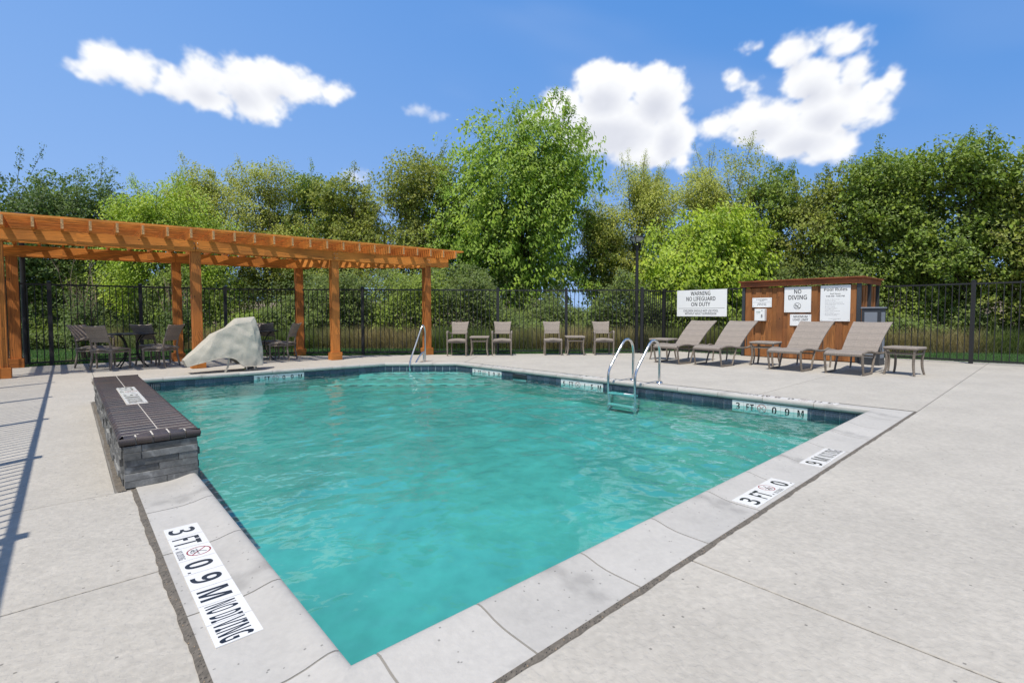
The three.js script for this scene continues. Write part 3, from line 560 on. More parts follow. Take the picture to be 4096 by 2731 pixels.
// ---------------------------------------------------------------- picket fences: each panel run between posts
const FH = 1.82;
const picketGeo = box(0.0155, FH - 0.12, 0.0155, 'y'), postGeo = merge([at(box(0.075, FH + 0.04, 0.075, 'y'), 0, (FH + 0.04) / 2, 0), at(new THREE.ConeGeometry(0.062, 0.022, 4).rotateY(Math.PI / 4), 0, FH + 0.052, 0), at(box(0.086, 0.012, 0.086), 0, FH + .036, 0)]);
function fence(label, pts, postAt, group) { // pts: [u, v] corners of the run; postAt: indices that carry a post
  const f = thing('picket_fence', label, 'fence', null, 0, group), W = pts.map(([u, v]) => P(u, v));
  for (let k = 0; k < W.length; k++) if (postAt.includes(k)) { const m = put('post', postGeo, blackMetal, f); m.position.copy(W[k]); if (k + 1 < W.length || k) { const d = W[Math.min(k + 1, W.length - 1)].clone().sub(W[Math.max(0, Math.min(k, W.length - 2))]); m.rotation.y = Math.atan2(-d.z, d.x); } }
  for (let k = 0; k + 1 < W.length; k++) {
    const a = W[k], b = W[k + 1], d = b.clone().sub(a), L = d.length(), n = Math.round(L / 0.119), yaw = Math.atan2(-d.z, d.x); d.normalize();
    for (const [y, hgt] of [[FH - 0.025, 0.036], [0.075, 0.036]]) { const m = put('rail', bar(a.clone().addScaledVector(d, 0.037).setY(y), b.clone().addScaledVector(d, -0.037).setY(y), 0.034, hgt), blackMetal, f); }
    for (let i = 1; i < n; i++) { const m = put('picket', picketGeo, blackMetal, f); m.position.copy(a).addScaledVector(d, i * L / n).setY(0.075 + (FH - 0.1) / 2); m.rotation.y = yaw; }
  }
  return f;
}
const FG = 'black metal picket fence runs round the pool deck';
fence('black picket fence behind the pergola, running straight past the round tables', [[-0.98, 15.0], [-0.28, 15.08], [1.34, 15.0], [3.13, 14.86]], [0, 1, 2, 3], FG);
fence('black picket fence crossing the pergola corner between its back and end posts', [[3.13, 14.86], [4.72, 13.92], [6.04, 12.86], [7.36, 11.86]], [2], FG);
fence('black picket fence behind the row of armchairs and side tables', [[7.42, 11.80], [9.09, 10.72], [10.62, 9.50], [12.14, 8.00]], [1, 2, 3], FG);
fence('short black picket fence return with closely seen pickets beside the lamp post', [[12.14, 8.00], [13.42, 8.06]], [1], FG);
fence('black picket fence carrying the large warning sign next to the wooden enclosure', [[13.42, 8.06], [13.42, 5.76]], [], FG);
fence('black picket fence running from the wooden enclosure along the open lawn', [[15.12, 3.02], [15.12, 1.36], [15.10, -0.60], [15.08, -2.5]], [1, 2, 3], FG);
fence('black picket fence closing the deck on the side of the brick bench', [[-0.97, 14.95], [-0.97, 12.95], [-0.97, 10.91], [-0.97, 8.97], [-0.97, 7.03], [-0.97, 5.10], [-0.97, 3.20], [-0.97, 1.26], [-0.97, -0.68]], [1, 2, 3, 4, 5, 6, 7], FG);

// ---------------------------------------------------------------- cedar pergola
{
  const g = thing('pergola', 'orange cedar pergola with slatted roof over the round tables', 'pergola', null, TH), r = rng(8);
  const W = () => pergolaMats[Math.floor(r() * 3.3)];
  const front = [[-0.90, 12.62], [2.03, 12.19], [4.92, 12.04], [7.42, 11.80]], back = [[-0.84, 15.16 - .22], [1.99, 14.36], [4.72, 13.94]];
  const post = ([u, v]) => {
    const p = put('post', at(box(0.178, 2.58, 0.178, 'y', r() * 3, r() * 3), 0, 1.29, 0), postMats[Math.floor(r() * 3)], g); p.position.set(u, 0, -v);
    const b = put('post_base', at(box(0.255, 0.19, 0.255, 'x', r() * 3, r() * 3), 0, 0.097, 0), postMats[Math.floor(r() * 3)], g); b.position.set(u, 0, -v);
  };
  front.forEach(post); back.forEach(post);
  const Lp = ([u, v], y = 0) => V3(u, y, -v);
  const fl = (t) => [lerp(front[0][0], front[3][0], t), lerp(front[0][1], front[3][1], t)]; // a point on the front line
  const line = (a, b, u) => lerp(a[1], b[1], (u - a[0]) / (b[0] - a[0]));
  const vFront = (u) => u < front[1][0] ? line(front[0], front[1], u) : u < front[2][0] ? line(front[1], front[2], u) : line(front[2], front[3], u);
  const vBack = (u) => u < back[1][0] ? line(back[0], back[1], u) : u < back[2][0] ? line(back[1], back[2], u) : line(back[2], front[3], u);
  // beams, doubled on both faces of the posts
  const beam = (a, b, off, y = 2.55, h = 0.225) => { const d = V2(b[0] - a[0], b[1] - a[1]).normalize(), n = V2(-d.y, d.x).multiplyScalar(off); put('beam', bar(V3(a[0] + n.x, y, -(a[1] + n.y)), V3(b[0] + n.x, y, -(b[1] + n.y)), 0.042, h, 0, r() * 3, r() * 3), W(), g); };
  const ext = (a, b, k) => { const d = V2(b[0] - a[0], b[1] - a[1]).normalize(); return [b[0] + d.x * k, b[1] + d.y * k]; };
  for (const off of [-0.112, 0.112]) {
    beam(ext(front[1], front[0], 0.75), front[1], off); beam(front[1], front[2], off); beam(front[2], ext(front[2], front[3], 0.62), off);
    beam(ext(back[1], back[0], 0.75), back[1], off, 2.478); beam(back[1], ext(back[1], back[2], 0.28), off, 2.478);
    beam(back[2], front[3], off, 2.50, 0.215);
  }
  for (const p of [...front]) for (const [dx, dy] of [[-.03, .05], [.03, .05], [-.03, -.05], [.03, -.05]]) { const m = put('bolt', new THREE.SphereGeometry(0.011, 6, 4), steel, g); m.position.set(p[0] + dx, 2.55 + dy, -(p[1] - 0.134)); }
  // rafters
  const rafters = [];
  for (let u = -1.55; u < 8.05; u += 0.383) {
    const a = [u, vFront(u) - 0.50], end = u > 7.3 ? vFront(u) + 0.30 : vBack(u) + (u > 4.7 ? 0.30 : 0.45), y = 2.752;
    rafters.push(u);
    put('rafter', bar(V3(a[0], y, -a[1]), V3(u, y - 0.022 * (end - a[1]), -end), 0.041, 0.178, 0, r() * 3, r() * 3), W(), g);
    const e = put('rafter_end', box(0.0395, 0.176, 0.002), endGrain, g); e.position.set(u, y, -(a[1] - 0.002));
  }
  // roof slats, parallel to the front beam and stopped by the slanting back
  for (let k = 0; k < 44; k++) {
    const o = -0.434 + k * 0.0945, tilt = k / 44;
    let uEnd = 8.32; const test = (u) => vFront(Math.min(u, 7.4)) + o + (vBack(-0.8) - vFront(-0.8) - (vBack(4.7) - vFront(4.7))) * 0 < (u > 7.3 ? vFront(Math.min(u, 7.9)) + 0.28 : vBack(u) + 0.28);
    while (uEnd > -1 && !test(uEnd)) uEnd -= 0.05;
    if (uEnd < 0.5) continue;
    const y = 2.864 - 0.022 * (o + 0.5), pts = [[-1.72, vFront(-0.9) + o + 0.1], [2.0, vFront(2.0) + o], [Math.min(uEnd, 8.32), vFront(Math.min(uEnd, 8.0)) + o]];
    const parts = uEnd > 2 ? [[pts[0], pts[1]], [pts[1], pts[2]]] : [[pts[0], [uEnd, vFront(uEnd) + o]]];
    for (const [a, b] of parts) put('slat', bar(V3(a[0], y, -a[1]), V3(b[0], y, -b[1]), 0.040, 0.038, 0, r() * 3, r() * 3), W(), g);
  }
}

// ---------------------------------------------------------------- lamp posts
{
  const build = () => {
    const l = thing('lamp_post', 'tall black lamp post with dish-shaped head beside the fence corner', 'lamp post', P(12.30, 8.28), 0, 'black lamp posts behind the fence');
    put('pole', at(new THREE.CylinderGeometry(0.045, 0.055, 3.0, 12), 0, 1.5, 0), blackMetal, l);
    put('pole_base', at(new THREE.CylinderGeometry(0.11, 0.12, 0.06, 16), 0, 0.03, 0), blackMetal, l);
    put('neck', at(new THREE.CylinderGeometry(0.055, 0.045, 0.10, 12), 0, 3.03, 0), blackMetal, l);
    for (let k = 0; k < 4; k++) { const a = k * Math.PI / 2 + .5, c = Math.cos(a), s = Math.sin(a); put('arm', tube([V3(c * .03, 3.06, s * .03), V3(c * .10, 3.12, s * .10), V3(c * .19, 3.24, s * .19), V3(c * .205, 3.30, s * .205)], 0.011, 10, 6), blackMetal, l); }
    put('head_ring', new THREE.LatheGeometry([V2(0.0, 3.36), V2(.12, 3.355), V2(.20, 3.335), V2(.215, 3.31), V2(.205, 3.295), V2(.19, 3.30), V2(.0, 3.315)], 24), blackMetal, l);
    put('lens', new THREE.LatheGeometry([V2(.19, 3.298), V2(.17, 3.25), V2(.10, 3.20), V2(0.03, 3.185), V2(0, 3.183)], 20), phys({ color: lin(.75, .8, .82), roughness: .12, transmission: .55 }), l);
    return l;
  };
  const a = build();
  copyOf(a, P(-0.70, 15.42), 0.6, 'tall black lamp post standing behind the end post of the pergola');
}

// ---------------------------------------------------------------- wooden equipment enclosure
const signTex = (w, h, draw) => { const cv = document.createElement('canvas'); cv.width = w; cv.height = h; const x = cv.getContext('2d'); x.fillStyle = '#f3f4f2'; x.fillRect(0, 0, w, h); x.fillStyle = '#2b2a2c'; x.strokeStyle = '#2b2a2c'; x.textAlign = 'center'; x.textBaseline = 'middle'; draw(x, w, h); const t = new THREE.CanvasTexture(cv); t.colorSpace = THREE.SRGBColorSpace; t.magFilter = THREE.LinearFilter; return t; };
const fit = (x, t, cx, cy, w, hgt, font = '') => { x.save(); x.font = font + ' 100px sans-serif'; const m = x.measureText(t); x.translate(cx, cy); x.scale(w / m.width, hgt / 72); x.fillText(t, 0, 0); x.lineWidth = 3.5; x.strokeStyle = x.fillStyle; x.lineJoin = 'round'; x.strokeText(t, 0, 0); x.restore(); };
function board(name, label, w, h, map, u, v, y, screws = true) { // flat sign facing -u
  const g = thing(name, label, 'sign', P(u, v, y), TH), geo = new THREE.BoxGeometry(0.006, h, w), uv = geo.attributes.uv, n = geo.attributes.normal;
  for (let i = 0; i < uv.count; i++) if (n.getX(i) > -0.5) uv.setXY(i, 0.01, 0.01);
  put('panel', geo, std({ map, roughness: 0.35, color: lin(.9, .9, .9) }), g);
  if (screws) for (const a of [-1, 1]) for (const b of [-1, 1]) { const s = put('screw', new THREE.CylinderGeometry(0.006, 0.006, 0.004, 8).rotateZ(Math.PI / 2), steel, g); s.position.set(-0.004, b * (h / 2 - .03), a * (w / 2 - .03)); }
  return g;
}
{
  const u0 = 13.42, u1 = 15.10, va = 3.12, vb = 5.70, H = 1.80, r = rng(14);
  const s = thing('equipment_enclosure', 'brown cedar board enclosure with flat top trim and white signs', 'enclosure', null, TH);
  const face = (n, place, w) => { for (let k = 0; k < n; k++) { const back = k % 2, m = put('plank', at(box(back ? w * 0.93 : w * 1.12, H - 0.03, 0.016, 'y', r() * 3, r() * 3), 0, (H - 0.03) / 2 + .02, 0), shedMats[Math.floor(r() * 4)], s); place(m, (k + .5) * w, back ? 0.018 : 0, k); } };
  const nf = 19, wf = (vb - va - 0.11) / nf;
  face(nf, (m, d, b) => { m.rotation.y = Math.PI / 2; m.position.set(u0 + 0.01 + b, 0, -(va + 0.055 + d)); }, wf);
  const ns = 12, ws = (u1 - u0 - 0.2) / ns;
  face(ns, (m, d, b) => m.position.set(u0 + 0.11 + d, 0, -(va + 0.01 + b)), ws);
  face(ns, (m, d, b) => m.position.set(u0 + 0.11 + d, 0, -(vb - 0.01 - b)), ws);
  face(nf, (m, d, b) => { m.rotation.y = Math.PI / 2; m.position.set(u1 - 0.01 - b, 0, -(va + 0.055 + d)); }, wf);
  for (const [u, v] of [[u0 + .02, va], [u0 + .02, vb], [u1 - .03, va], [u1 - .03, vb], [u0 + 0.80, va - .012]]) { const m = put('steel_post', at(box(0.075, H + 0.02, 0.075, 'y'), 0, (H + .02) / 2, 0), darkGrey, s); m.position.set(u, 0, -v); }
  const trim = (a, b, y, w, h) => put('trim_board', bar(V3(a[0], y, -a[1]), V3(b[0], y, -b[1]), w, h, 0, r() * 3, r() * 3), shedTrim, s);
  const q = 0.045;
  trim([u0 - q, va - q - .02], [u0 - q, vb + q + .02], H + 0.085, 0.024, 0.125); trim([u0 - q + .02, va - q], [u1 + q, va - q], H + 0.085, 0.024, 0.125); trim([u0 - q + .02, vb + q], [u1 + q, vb + q], H + 0.085, 0.024, 0.125);
  trim([u0 - .03, va - 0.10], [u0 - .03, vb + 0.10], H + 0.163, 0.15, 0.028); trim([u0 + .046, va - .03], [u1 + .08, va - .03], H + 0.163, 0.15, 0.028); trim([u0 + .046, vb + .03], [u1 + .08, vb + .03], H + 0.163, 0.15, 0.028);
  put('top_board', at(box(u1 - u0 - .1, 0.02, vb - va - .12), 0, 0, 0), shedMats[1], s).position.set((u0 + u1) / 2 + .02, H + 0.12, -(va + vb) / 2);

  const su = u0 - 0.012;
  board('emergency_sign', 'small white sign about calling in an emergency above the phone box', 0.48, 0.245, signTex(512, 262, (x) => { fit(x, 'IN CASE OF EMERGENCY,', 256, 52, 300, 30); fit(x, 'CALL 911', 256, 88, 120, 28); x.fillRect(30, 124, 452, 4); fit(x, 'PHONE LOCATED', 256, 164, 230, 30); fit(x, 'IN THE POOL AREA.', 256, 204, 250, 30); }), su, 5.23, 1.415);
  board('no_diving_sign', 'square white NO DIVING sign with crossed-out diver symbol', 0.60, 0.62, signTex(512, 530, (x) => {
    fit(x, 'NO', 256, 95, 150, 84); fit(x, 'DIVING', 256, 218, 370, 88);
    x.lineWidth = 8; x.beginPath(); x.arc(256, 400, 66, 0, 7); x.stroke(); x.beginPath(); x.moveTo(210, 353); x.lineTo(302, 447); x.stroke();
    x.lineWidth = 7; x.beginPath(); x.arc(222, 390, 11, 0, 7); x.stroke(); x.beginPath(); x.moveTo(235, 405); x.lineTo(270, 388); x.lineTo(282, 360); x.moveTo(250, 398); x.lineTo(262, 422); x.stroke();
    x.lineWidth = 6; x.beginPath(); for (let k = 0; k <= 60; k++) { const a = 200 + k * 1.87, b = 432 + Math.sin(k * .63) * 6; k ? x.lineTo(a, b) : x.moveTo(a, b); } x.stroke();
  }), su - .001, 4.39, 1.47);
  board('load_limit_sign', 'white MAXIMUM LOAD LIMIT sign partly behind a lounger back', 0.47, 0.28, signTex(512, 305, (x) => { fit(x, 'MAXIMUM', 256, 62, 350, 58); fit(x, 'LOAD LIMIT', 256, 142, 380, 58); fit(x, '28', 256, 240, 84, 60); }), su, 4.315, 0.97);
  board('pool_rules_sign', 'tall white Pool Rules sign with a list of small printed lines', 0.61, 0.84, signTex(768, 1058, (x) => {
    fit(x, 'Pool Rules', 384, 122, 610, 84); fit(x, 'Pool Hours:', 384, 250, 280, 44); fit(x, '9:00 AM - 9:00 PM', 384, 320, 480, 46);
    const L = ['Warning - no lifeguard on duty', 'Swim at your own risk', 'Pool for use by registered guests only', 'Children under 16 must be accompanied', 'by a responsible adult', 'No diving or jumping', 'No running or horseplay in', 'or around pool area', 'No glass containers in pool area', 'No pets in pool area', 'Report any unsafe conditions to', 'management immediately'], sub = [4, 7, 11];
    let y = 412; x.textAlign = 'left';
    L.forEach((t, k) => { x.font = '27px sans-serif'; x.fillStyle = '#4a494c'; if (!sub.includes(k)) { x.fillText('\u2022', 92, y); } x.fillText(t, 124, y); y += sub.includes(k + 1) ? 31 : 47; });
    x.textAlign = 'center'; x.font = '28px sans-serif'; x.fillText('In Case of an Emergency', 384, 984); x.fillText('Call 911', 384, 1016);
  }), su - .001, 3.585, 1.37);
  // phone box
  const pb = thing('phone_box', 'white emergency phone box with a key lock on the brown boards', 'phone box', P(u0 - 0.062, 5.24, 1.095), TH);
  put('case', new RoundedBoxGeometry(0.13, 0.31, 0.255, 2, 0.008), whitePlastic, pb);
  const fm = signTex(256, 300, (x) => { x.fillStyle = '#e9ebe8'; x.fillRect(0, 0, 256, 300); x.fillStyle = '#2f6b4f'; x.fillRect(44, 60, 104, 30); x.fillStyle = '#f2f2f2'; fit(x, 'EMERGENCY', 96, 76, 92, 18, 'bold'); x.fillStyle = '#333'; fit(x, 'PHONE', 120, 108, 44, 12); x.lineWidth = 5; x.beginPath(); x.arc(74, 122, 13, 1.6, 4.7); x.stroke(); x.fillStyle = '#777'; x.fillRect(176, 24, 34, 22); });
  const fp = new THREE.BoxGeometry(0.003, 0.285, 0.232), fu = fp.attributes.uv, fn = fp.attributes.normal; for (let i = 0; i < fu.count; i++) if (fn.getX(i) > -.5) fu.setXY(i, .01, .01);
  put('door', fp, std({ map: fm, roughness: .4 }), pb).position.set(-0.067, 0, 0);
  put('lock', new THREE.CylinderGeometry(0.012, 0.012, 0.02, 10).rotateZ(Math.PI / 2), darkGrey, pb).position.set(-0.072, 0.0, 0.06);
  put('key_tag', box(0.006, 0.05, 0.035), std({ color: lin(.3, .3, .3) }), pb).position.set(-0.073, -0.035, 0.06);
}
board('warning_sign', 'large white WARNING NO LIFEGUARD ON DUTY sign fixed to the black fence', 1.48, 0.75, signTex(1024, 520, (x) => {
  fit(x, 'WARNING', 500, 70, 410, 76); fit(x, 'NO LIFEGUARD', 500, 176, 610, 76); fit(x, 'ON DUTY', 500, 282, 395, 74); x.fillRect(32, 358, 950, 6); fit(x, 'CHILDREN SHOULD NOT USE POOL', 500, 412, 720, 42); fit(x, 'WITHOUT ADULT SUPERVISION', 500, 468, 650, 42);
}), 13.375, 6.87, 1.425);
{ // grey cabinet beside the enclosure
  const c = thing('metal_cabinet', 'grey panelled metal cabinet with black frame beside the enclosure corner', 'cabinet', P(13.26, 2.80), TH - 0.12);
  const grey = std({ color: lin(.20, .22, .25), roughness: .45 });
  put('plinth', at(box(0.32, 0.10, 0.36), 0, .05, 0), darkGrey, c); put('body', at(box(0.30, 1.14, 0.35), 0, .67, 0), darkGrey, c);
  put('front_panel', at(box(0.006, 1.00, 0.24), -.153, .66, 0), grey, c); put('side_panel', at(box(0.20, 1.00, 0.006), 0, .66, .178), grey, c);
  put('lid', at(new RoundedBoxGeometry(0.34, 0.03, 0.39, 2, .01), 0, 1.255, 0), grey, c);
}
// ---------------------------------------------------------------- wicker chairs (local frame: faces +z, seat centre at the origin)
const bent = (a, m, b, r0, r1) => limb([a, m, b], [r0, (r0 + r1) / 2, r1], 6);
function buildChair(label, arms, group, seatMat = wicker, legMat = frameMat) {
  const c = thing(arms ? 'wicker_armchair' : 'wicker_chair', label, 'chair', V3(0, 0, 0), 0, group), w = 0.235, hs = 0.425;
  put('seat', sheet((s, t) => V3(lerp(-0.245, 0.245, s), hs + 0.012 * Math.sin(t * Math.PI) + 0.010 * Math.cos((s - .5) * 6.283) - 0.022 * sstep(0.82, 1, t) - .012 * sstep(.2, 0, t), lerp(-0.22, 0.245, t)), 10, 12, 0.036, .49, .47), seatMat, c);
  put('seat_rail', merge([bar(V3(-w, hs - .062, .205), V3(w, hs - .062, .205), .02, .028), bar(V3(-w, hs - .062, -.20), V3(w, hs - .062, -.20), .02, .028), bar(V3(-w, hs - .062, -.2), V3(-w, hs - .062, .2), .02, .028), bar(V3(w, hs - .062, -.2), V3(w, hs - .062, .2), .02, .028)]), legMat, c);
  put('backrest', sheet((s, t) => { const ww = lerp(0.205, 0.247, Math.pow(t, 1.6)), x = lerp(-ww, ww, s), e = (s - .5) * 2, top = 0.915 - 0.020 * (1 - e * e), y = lerp(0.575, top, t); return V3(x, y, -0.215 - 0.10 * t - 0.045 * t * t - 0.035 * (1 - e * e) * (0.4 + .6 * t)); }, 12, 10, 0.022, .46, .36), seatMat, c);
  for (const s of [-1, 1]) {
    put('leg', arms ? limb([V3(s * .252, 0, .225), V3(s * .255, .3, .222), V3(s * .258, .60, .215)], [.019, .023, .022]) : limb([V3(s * .222, 0, .222), V3(s * .225, .2, .225), V3(s * .228, hs - .01, .225)], [.018, .022, .023]), legMat, c);
    put('leg', limb([V3(s * .225, 0, -.245), V3(s * .215, .22, -.205), V3(s * .205, hs, -.195), V3(s * .205, .62, -.232)], [.018, .021, .021, .016]), legMat, c);
    if (arms) put('armrest', limb([V3(s * .258, .585, .218), V3(s * .262, .635, .205), V3(s * .264, .652, .15), V3(s * .255, .632, .02), V3(s * .24, .60, -.10), V3(s * .212, .578, -.232)], [.022, .024, .025, .022, .019, .015], 8), seatMat, c);
  }
  return c;
}
const AG = 'wicker armchairs lined up along the fence';
const arm0 = buildChair('wicker armchair standing next to the pergola end post and grab rail', true, AG);
arm0.position.set(-1.47, 0, -13.48); arm0.rotation.y = -0.07;
copyOf(arm0, V3(-0.27, 0, -13.56), -0.02, 'wicker armchair in front of a fence post, second from the pergola end post');
copyOf(arm0, V3(2.51, 0, -13.66), 0.0, 'wicker armchair behind the steel pool ladder, nearest the lamp post');
const ch0 = buildChair('armless wicker chair in the row of armchairs along the fence', false, 'wicker chairs without arms');
ch0.position.set(1.12, 0, -13.66); ch0.rotation.y = 0.01;
// at the round tables: facing directions in (u, v)
const yawOf = (du, dv) => { const d = P(du, dv); return Math.atan2(d.x, d.z); };
const dch = buildChair('armless wicker chair with its back to the pool at the table by the deck joint', false, 'wicker chairs without arms', wicker, frameMat);
dch.position.copy(P(0.64, 13.13)); dch.rotation.y = yawOf(.72, .69);
copyOf(dch, P(1.50, 13.06), yawOf(-.76, .65), 'armless wicker chair tucked in beside the pergola post at the round table');
copyOf(dch, P(1.44, 13.84), yawOf(-.66, -.75), 'armless wicker chair across the round table from the deck joint, back to the fence');
copyOf(arm0, P(0.42, 13.94), yawOf(.78, -.62), 'wicker armchair turned sideways at the round table by the lamp post');
copyOf(dch, P(3.98, 12.95), yawOf(-.74, .67), 'armless wicker chair at the second round table with its back to the pergola post');
copyOf(dch, P(3.90, 13.66), yawOf(-.66, -.75), 'armless wicker chair at the far side of the second round table');
copyOf(dch, P(3.12, 12.98), yawOf(.72, .69), 'armless wicker chair half hidden behind the covered pool lift');

// ---------------------------------------------------------------- round tables
{
  const t = thing('round_table', 'round black metal table with four wicker chairs under the pergola', 'table', P(1.02, 13.42), TH, 'round black tables under the pergola');
  put('tabletop', new THREE.LatheGeometry([V2(0, .728), V2(.44, .728), V2(.452, .722), V2(.452, .706), V2(.44, .700), V2(0, .700)], 40), blackMetal, t);
  for (let k = 0; k < 4; k++) { const a = k * Math.PI / 2 + .75, c = Math.cos(a), s = Math.sin(a); put('leg', tube([V3(c * .30, .70, s * .30), V3(c * .20, .60, s * .20), V3(c * .13, .42, s * .13), V3(c * .17, .22, s * .17), V3(c * .33, .015, s * .33)], 0.014, 20, 6), blackMetal, t); put('foot', at(new THREE.CylinderGeometry(.02, .022, .02, 8), c * .335, .011, s * .335), blackMetal, t); }
  put('ring', at(new THREE.TorusGeometry(.155, .010, 6, 28).rotateX(Math.PI / 2), 0, .27, 0), blackMetal, t);
  copyOf(t, P(3.50, 13.27), TH + .3, 'round black metal table partly behind the covered pool lift');
}
// ---------------------------------------------------------------- wicker side tables
const tab0 = (() => {
  const t = thing('side_table', 'square wicker side table between two armchairs by the pergola end post', 'side table', V3(-0.885, 0, -13.56), 0, 'square wicker side tables');
  put('tabletop', at(new RoundedBoxGeometry(0.52, 0.052, 0.52, 3, .022), 0, .495, 0), wicker, t);
  const gt = t.children[0].geometry; { const p = gt.attributes.position, n = gt.attributes.normal, uv = gt.attributes.uv; for (let i = 0; i < p.count; i++) { const ax = Math.abs(n.getX(i)), ay = Math.abs(n.getY(i)), az = Math.abs(n.getZ(i)); if (ay >= ax && ay >= az) uv.setXY(i, p.getX(i), p.getZ(i)); else if (ax > az) uv.setXY(i, p.getZ(i), p.getY(i)); else uv.setXY(i, p.getX(i), p.getY(i)); } }
  for (const sx of [-1, 1]) for (const sz of [-1, 1]) put('leg', limb([V3(sx * .235, 0, sz * .235), V3(sx * .212, .12, sz * .212), V3(sx * .205, .26, sz * .205), V3(sx * .225, .48, sz * .225)], [.019, .022, .022, .023], 6), frameMat, t);
  const y = .39, a = .212; for (const [p, q] of [[[-a, -a], [a, -a]], [[-a, a], [a, a]], [[-a, -a], [-a, a]], [[a, -a], [a, a]]]) put('stretcher', bar(V3(p[0], y, p[1]), V3(q[0], y, q[1]), .02, .026), frameMat, t);
  return t;
})();
copyOf(tab0, V3(1.735, 0, -13.67), 0, 'square wicker side table between the armless chair and an armchair');
copyOf(tab0, P(11.0, 6.62), TH + .05, 'square wicker side table behind the lounger nearest the lamp post');
copyOf(tab0, P(11.42, 4.36), TH + .05, 'square wicker side table standing between the middle loungers');
copyOf(tab0, P(11.56, 1.95), TH - .15, 'square wicker side table alone at the end of the lounger row by the open lawn');

// ---------------------------------------------------------------- sun loungers (local x to the back, z to the side)
const lounger0 = (() => {
  const l = thing('sun_lounger', 'wicker sun lounger beside a side table, below the warning sign', 'sun lounger', V3(0, 0, 0), TH, 'wicker sun loungers in a row'), w = 0.305;
  put('seat', sheet((s, t) => V3(lerp(-0.10, 0.80, t), 0.405 - 0.030 * sstep(.10, 0, t) + 0.012 * Math.sin(t * 5.5), lerp(w, -w, s)), 8, 20, 0.034, .61, .9), wicker, l);
  put('backrest', sheet((s, t) => { const ww = lerp(w * 0.98, w * 1.10, Math.pow(t, 1.4)), e = (s - .5) * 2, top = 1 - 0.02 * (1 - e * e); const q = t * top; return V3(0.78 + 0.66 * q + 0.08 * q * q, 0.40 + 0.555 * q + 0.02 * Math.sin(q * 3.1), lerp(ww, -ww, s)); }, 10, 16, 0.022, .64, .83), wicker, l);
  for (const s of [-1, 1]) {
    put('leg', limb([V3(-.075, .395, s * w), V3(-.04, .2, s * w), V3(.01, .005, s * w)], [.026, .022, .019]), frameMat, l);
    put('leg', limb([V3(.60, .37, s * w), V3(.52, .18, s * w), V3(.44, .005, s * w)], [.022, .02, .018]), frameMat, l);
    put('leg_stretcher', bar(V3(.01, .022, s * w), V3(.44, .022, s * w), .026, .03), frameMat, l);
    put('leg', limb([V3(1.36, .37, s * (w + .015)), V3(1.40, .2, s * (w + .02)), V3(1.36, .005, s * (w + .02))], [.021, .019, .017]), frameMat, l);
    put('side_rail', limb([V3(-.06, .395, s * w), V3(.14, .43, s * (w + .004)), V3(.36, .425, s * (w + .006)), V3(.66, .385, s * (w + .01)), V3(1.05, .37, s * (w + .015)), V3(1.26, .405, s * (w + .015)), V3(1.37, .38, s * (w + .016))], [.020, .022, .022, .02, .02, .021, .02], 7), frameMat, l);
    put('prop_arm', bar(V3(1.18, .37, s * .25), V3(1.16, .72, s * .25), .012, .02), frameMat, l);
  }
  put('cross_rail', merge([bar(V3(-.07, .36, -w), V3(-.07, .36, w), .022, .03), bar(V3(.56, .33, -w), V3(.56, .33, w), .022, .03), bar(V3(1.30, .36, -w), V3(1.30, .36, w), .022, .03)]), frameMat, l);
  return l;
})();
{
  const place = (o, L, R) => { const a = P(...L), b = P(...R), m = a.clone().add(b).multiplyScalar(.5), d = b.clone().sub(a); o.position.copy(m); o.rotation.y = TH - 0.065; }; // front feet at L and R
  place(lounger0, [10.06, 6.29], [10.20, 5.70]);
  const mk = (L, R, label) => { const c = copyOf(lounger0, V3(0, 0, 0), 0, label); place(c, L, R); };
  mk([10.22, 5.40], [10.38, 4.82], 'wicker sun lounger partly in front of the enclosure edge, with the fence behind its back');
  mk([10.57, 3.98], [10.64, 3.36], 'wicker sun lounger covering part of the load limit sign');
  mk([10.68, 3.01], [10.77, 2.38], 'wicker sun lounger in front of the grey metal cabinet');
}

// ---------------------------------------------------------------- pool ladder, grab rail
{
  const l = thing('pool_ladder', 'stainless steel pool ladder with white steps entering the water', 'ladder', null, TH);
  for (const v of [4.41, 4.92]) {
    const pts = [[7.22, .0], [7.22, .30], [7.222, .50], [7.20, .60], [7.145, .675], [7.06, .705], [6.965, .685], [6.90, .63], [6.80, .52], [6.66, .365], [6.575, .26], [6.54, .19], [6.53, .10], [6.53, -.2], [6.53, -.62]].map(([u, y]) => V3(u, y, -v));
    put('rail', tube(pts, 0.0215, 72, 12), steel, l);
    put('escutcheon', new THREE.LatheGeometry([V2(.024, .022), V2(.05, .016), V2(.058, .004), V2(.058, .0)], 20).translate(7.22, 0, -v), steel, l);
  }
  [-.150, -.33, -.51].forEach((y) => put('step', at(new RoundedBoxGeometry(0.11, 0.035, 0.50, 2, .012), 6.565, y, -4.665), whitePlastic, l));
}
{
  const h = thing('grab_rail', 'bent stainless steel grab rail at the corner pool steps', 'handrail', null, TH);
  const c = (u, v, y) => V3(u, y, -v);
  put('rail', tube([c(6.30, 10.10, 0), c(6.30, 10.10, .4), c(6.30, 10.10, .72), c(6.275, 10.09, .83), c(6.225, 10.07, .865), c(6.18, 10.05, .82), c(5.98, 9.97, .46), c(5.80, 9.895, .13), c(5.755, 9.878, .0), c(5.75, 9.875, -.10), c(5.79, 9.89, -.165), c(5.85, 9.915, -.12), c(6.0, 9.975, .05), c(6.14, 10.03, .185), c(6.20, 10.055, .222), c(6.29, 10.095, .235)], 0.0205, 110, 12), steel, h);
  put('stub_post', tube([c(6.235, 10.065, 0), c(6.235, 10.065, .215)], 0.0205, 4, 12), steel, h);
  put('base_plate', at(box(.17, .014, .09), 6.27, .008, -10.085), steel, h);
}

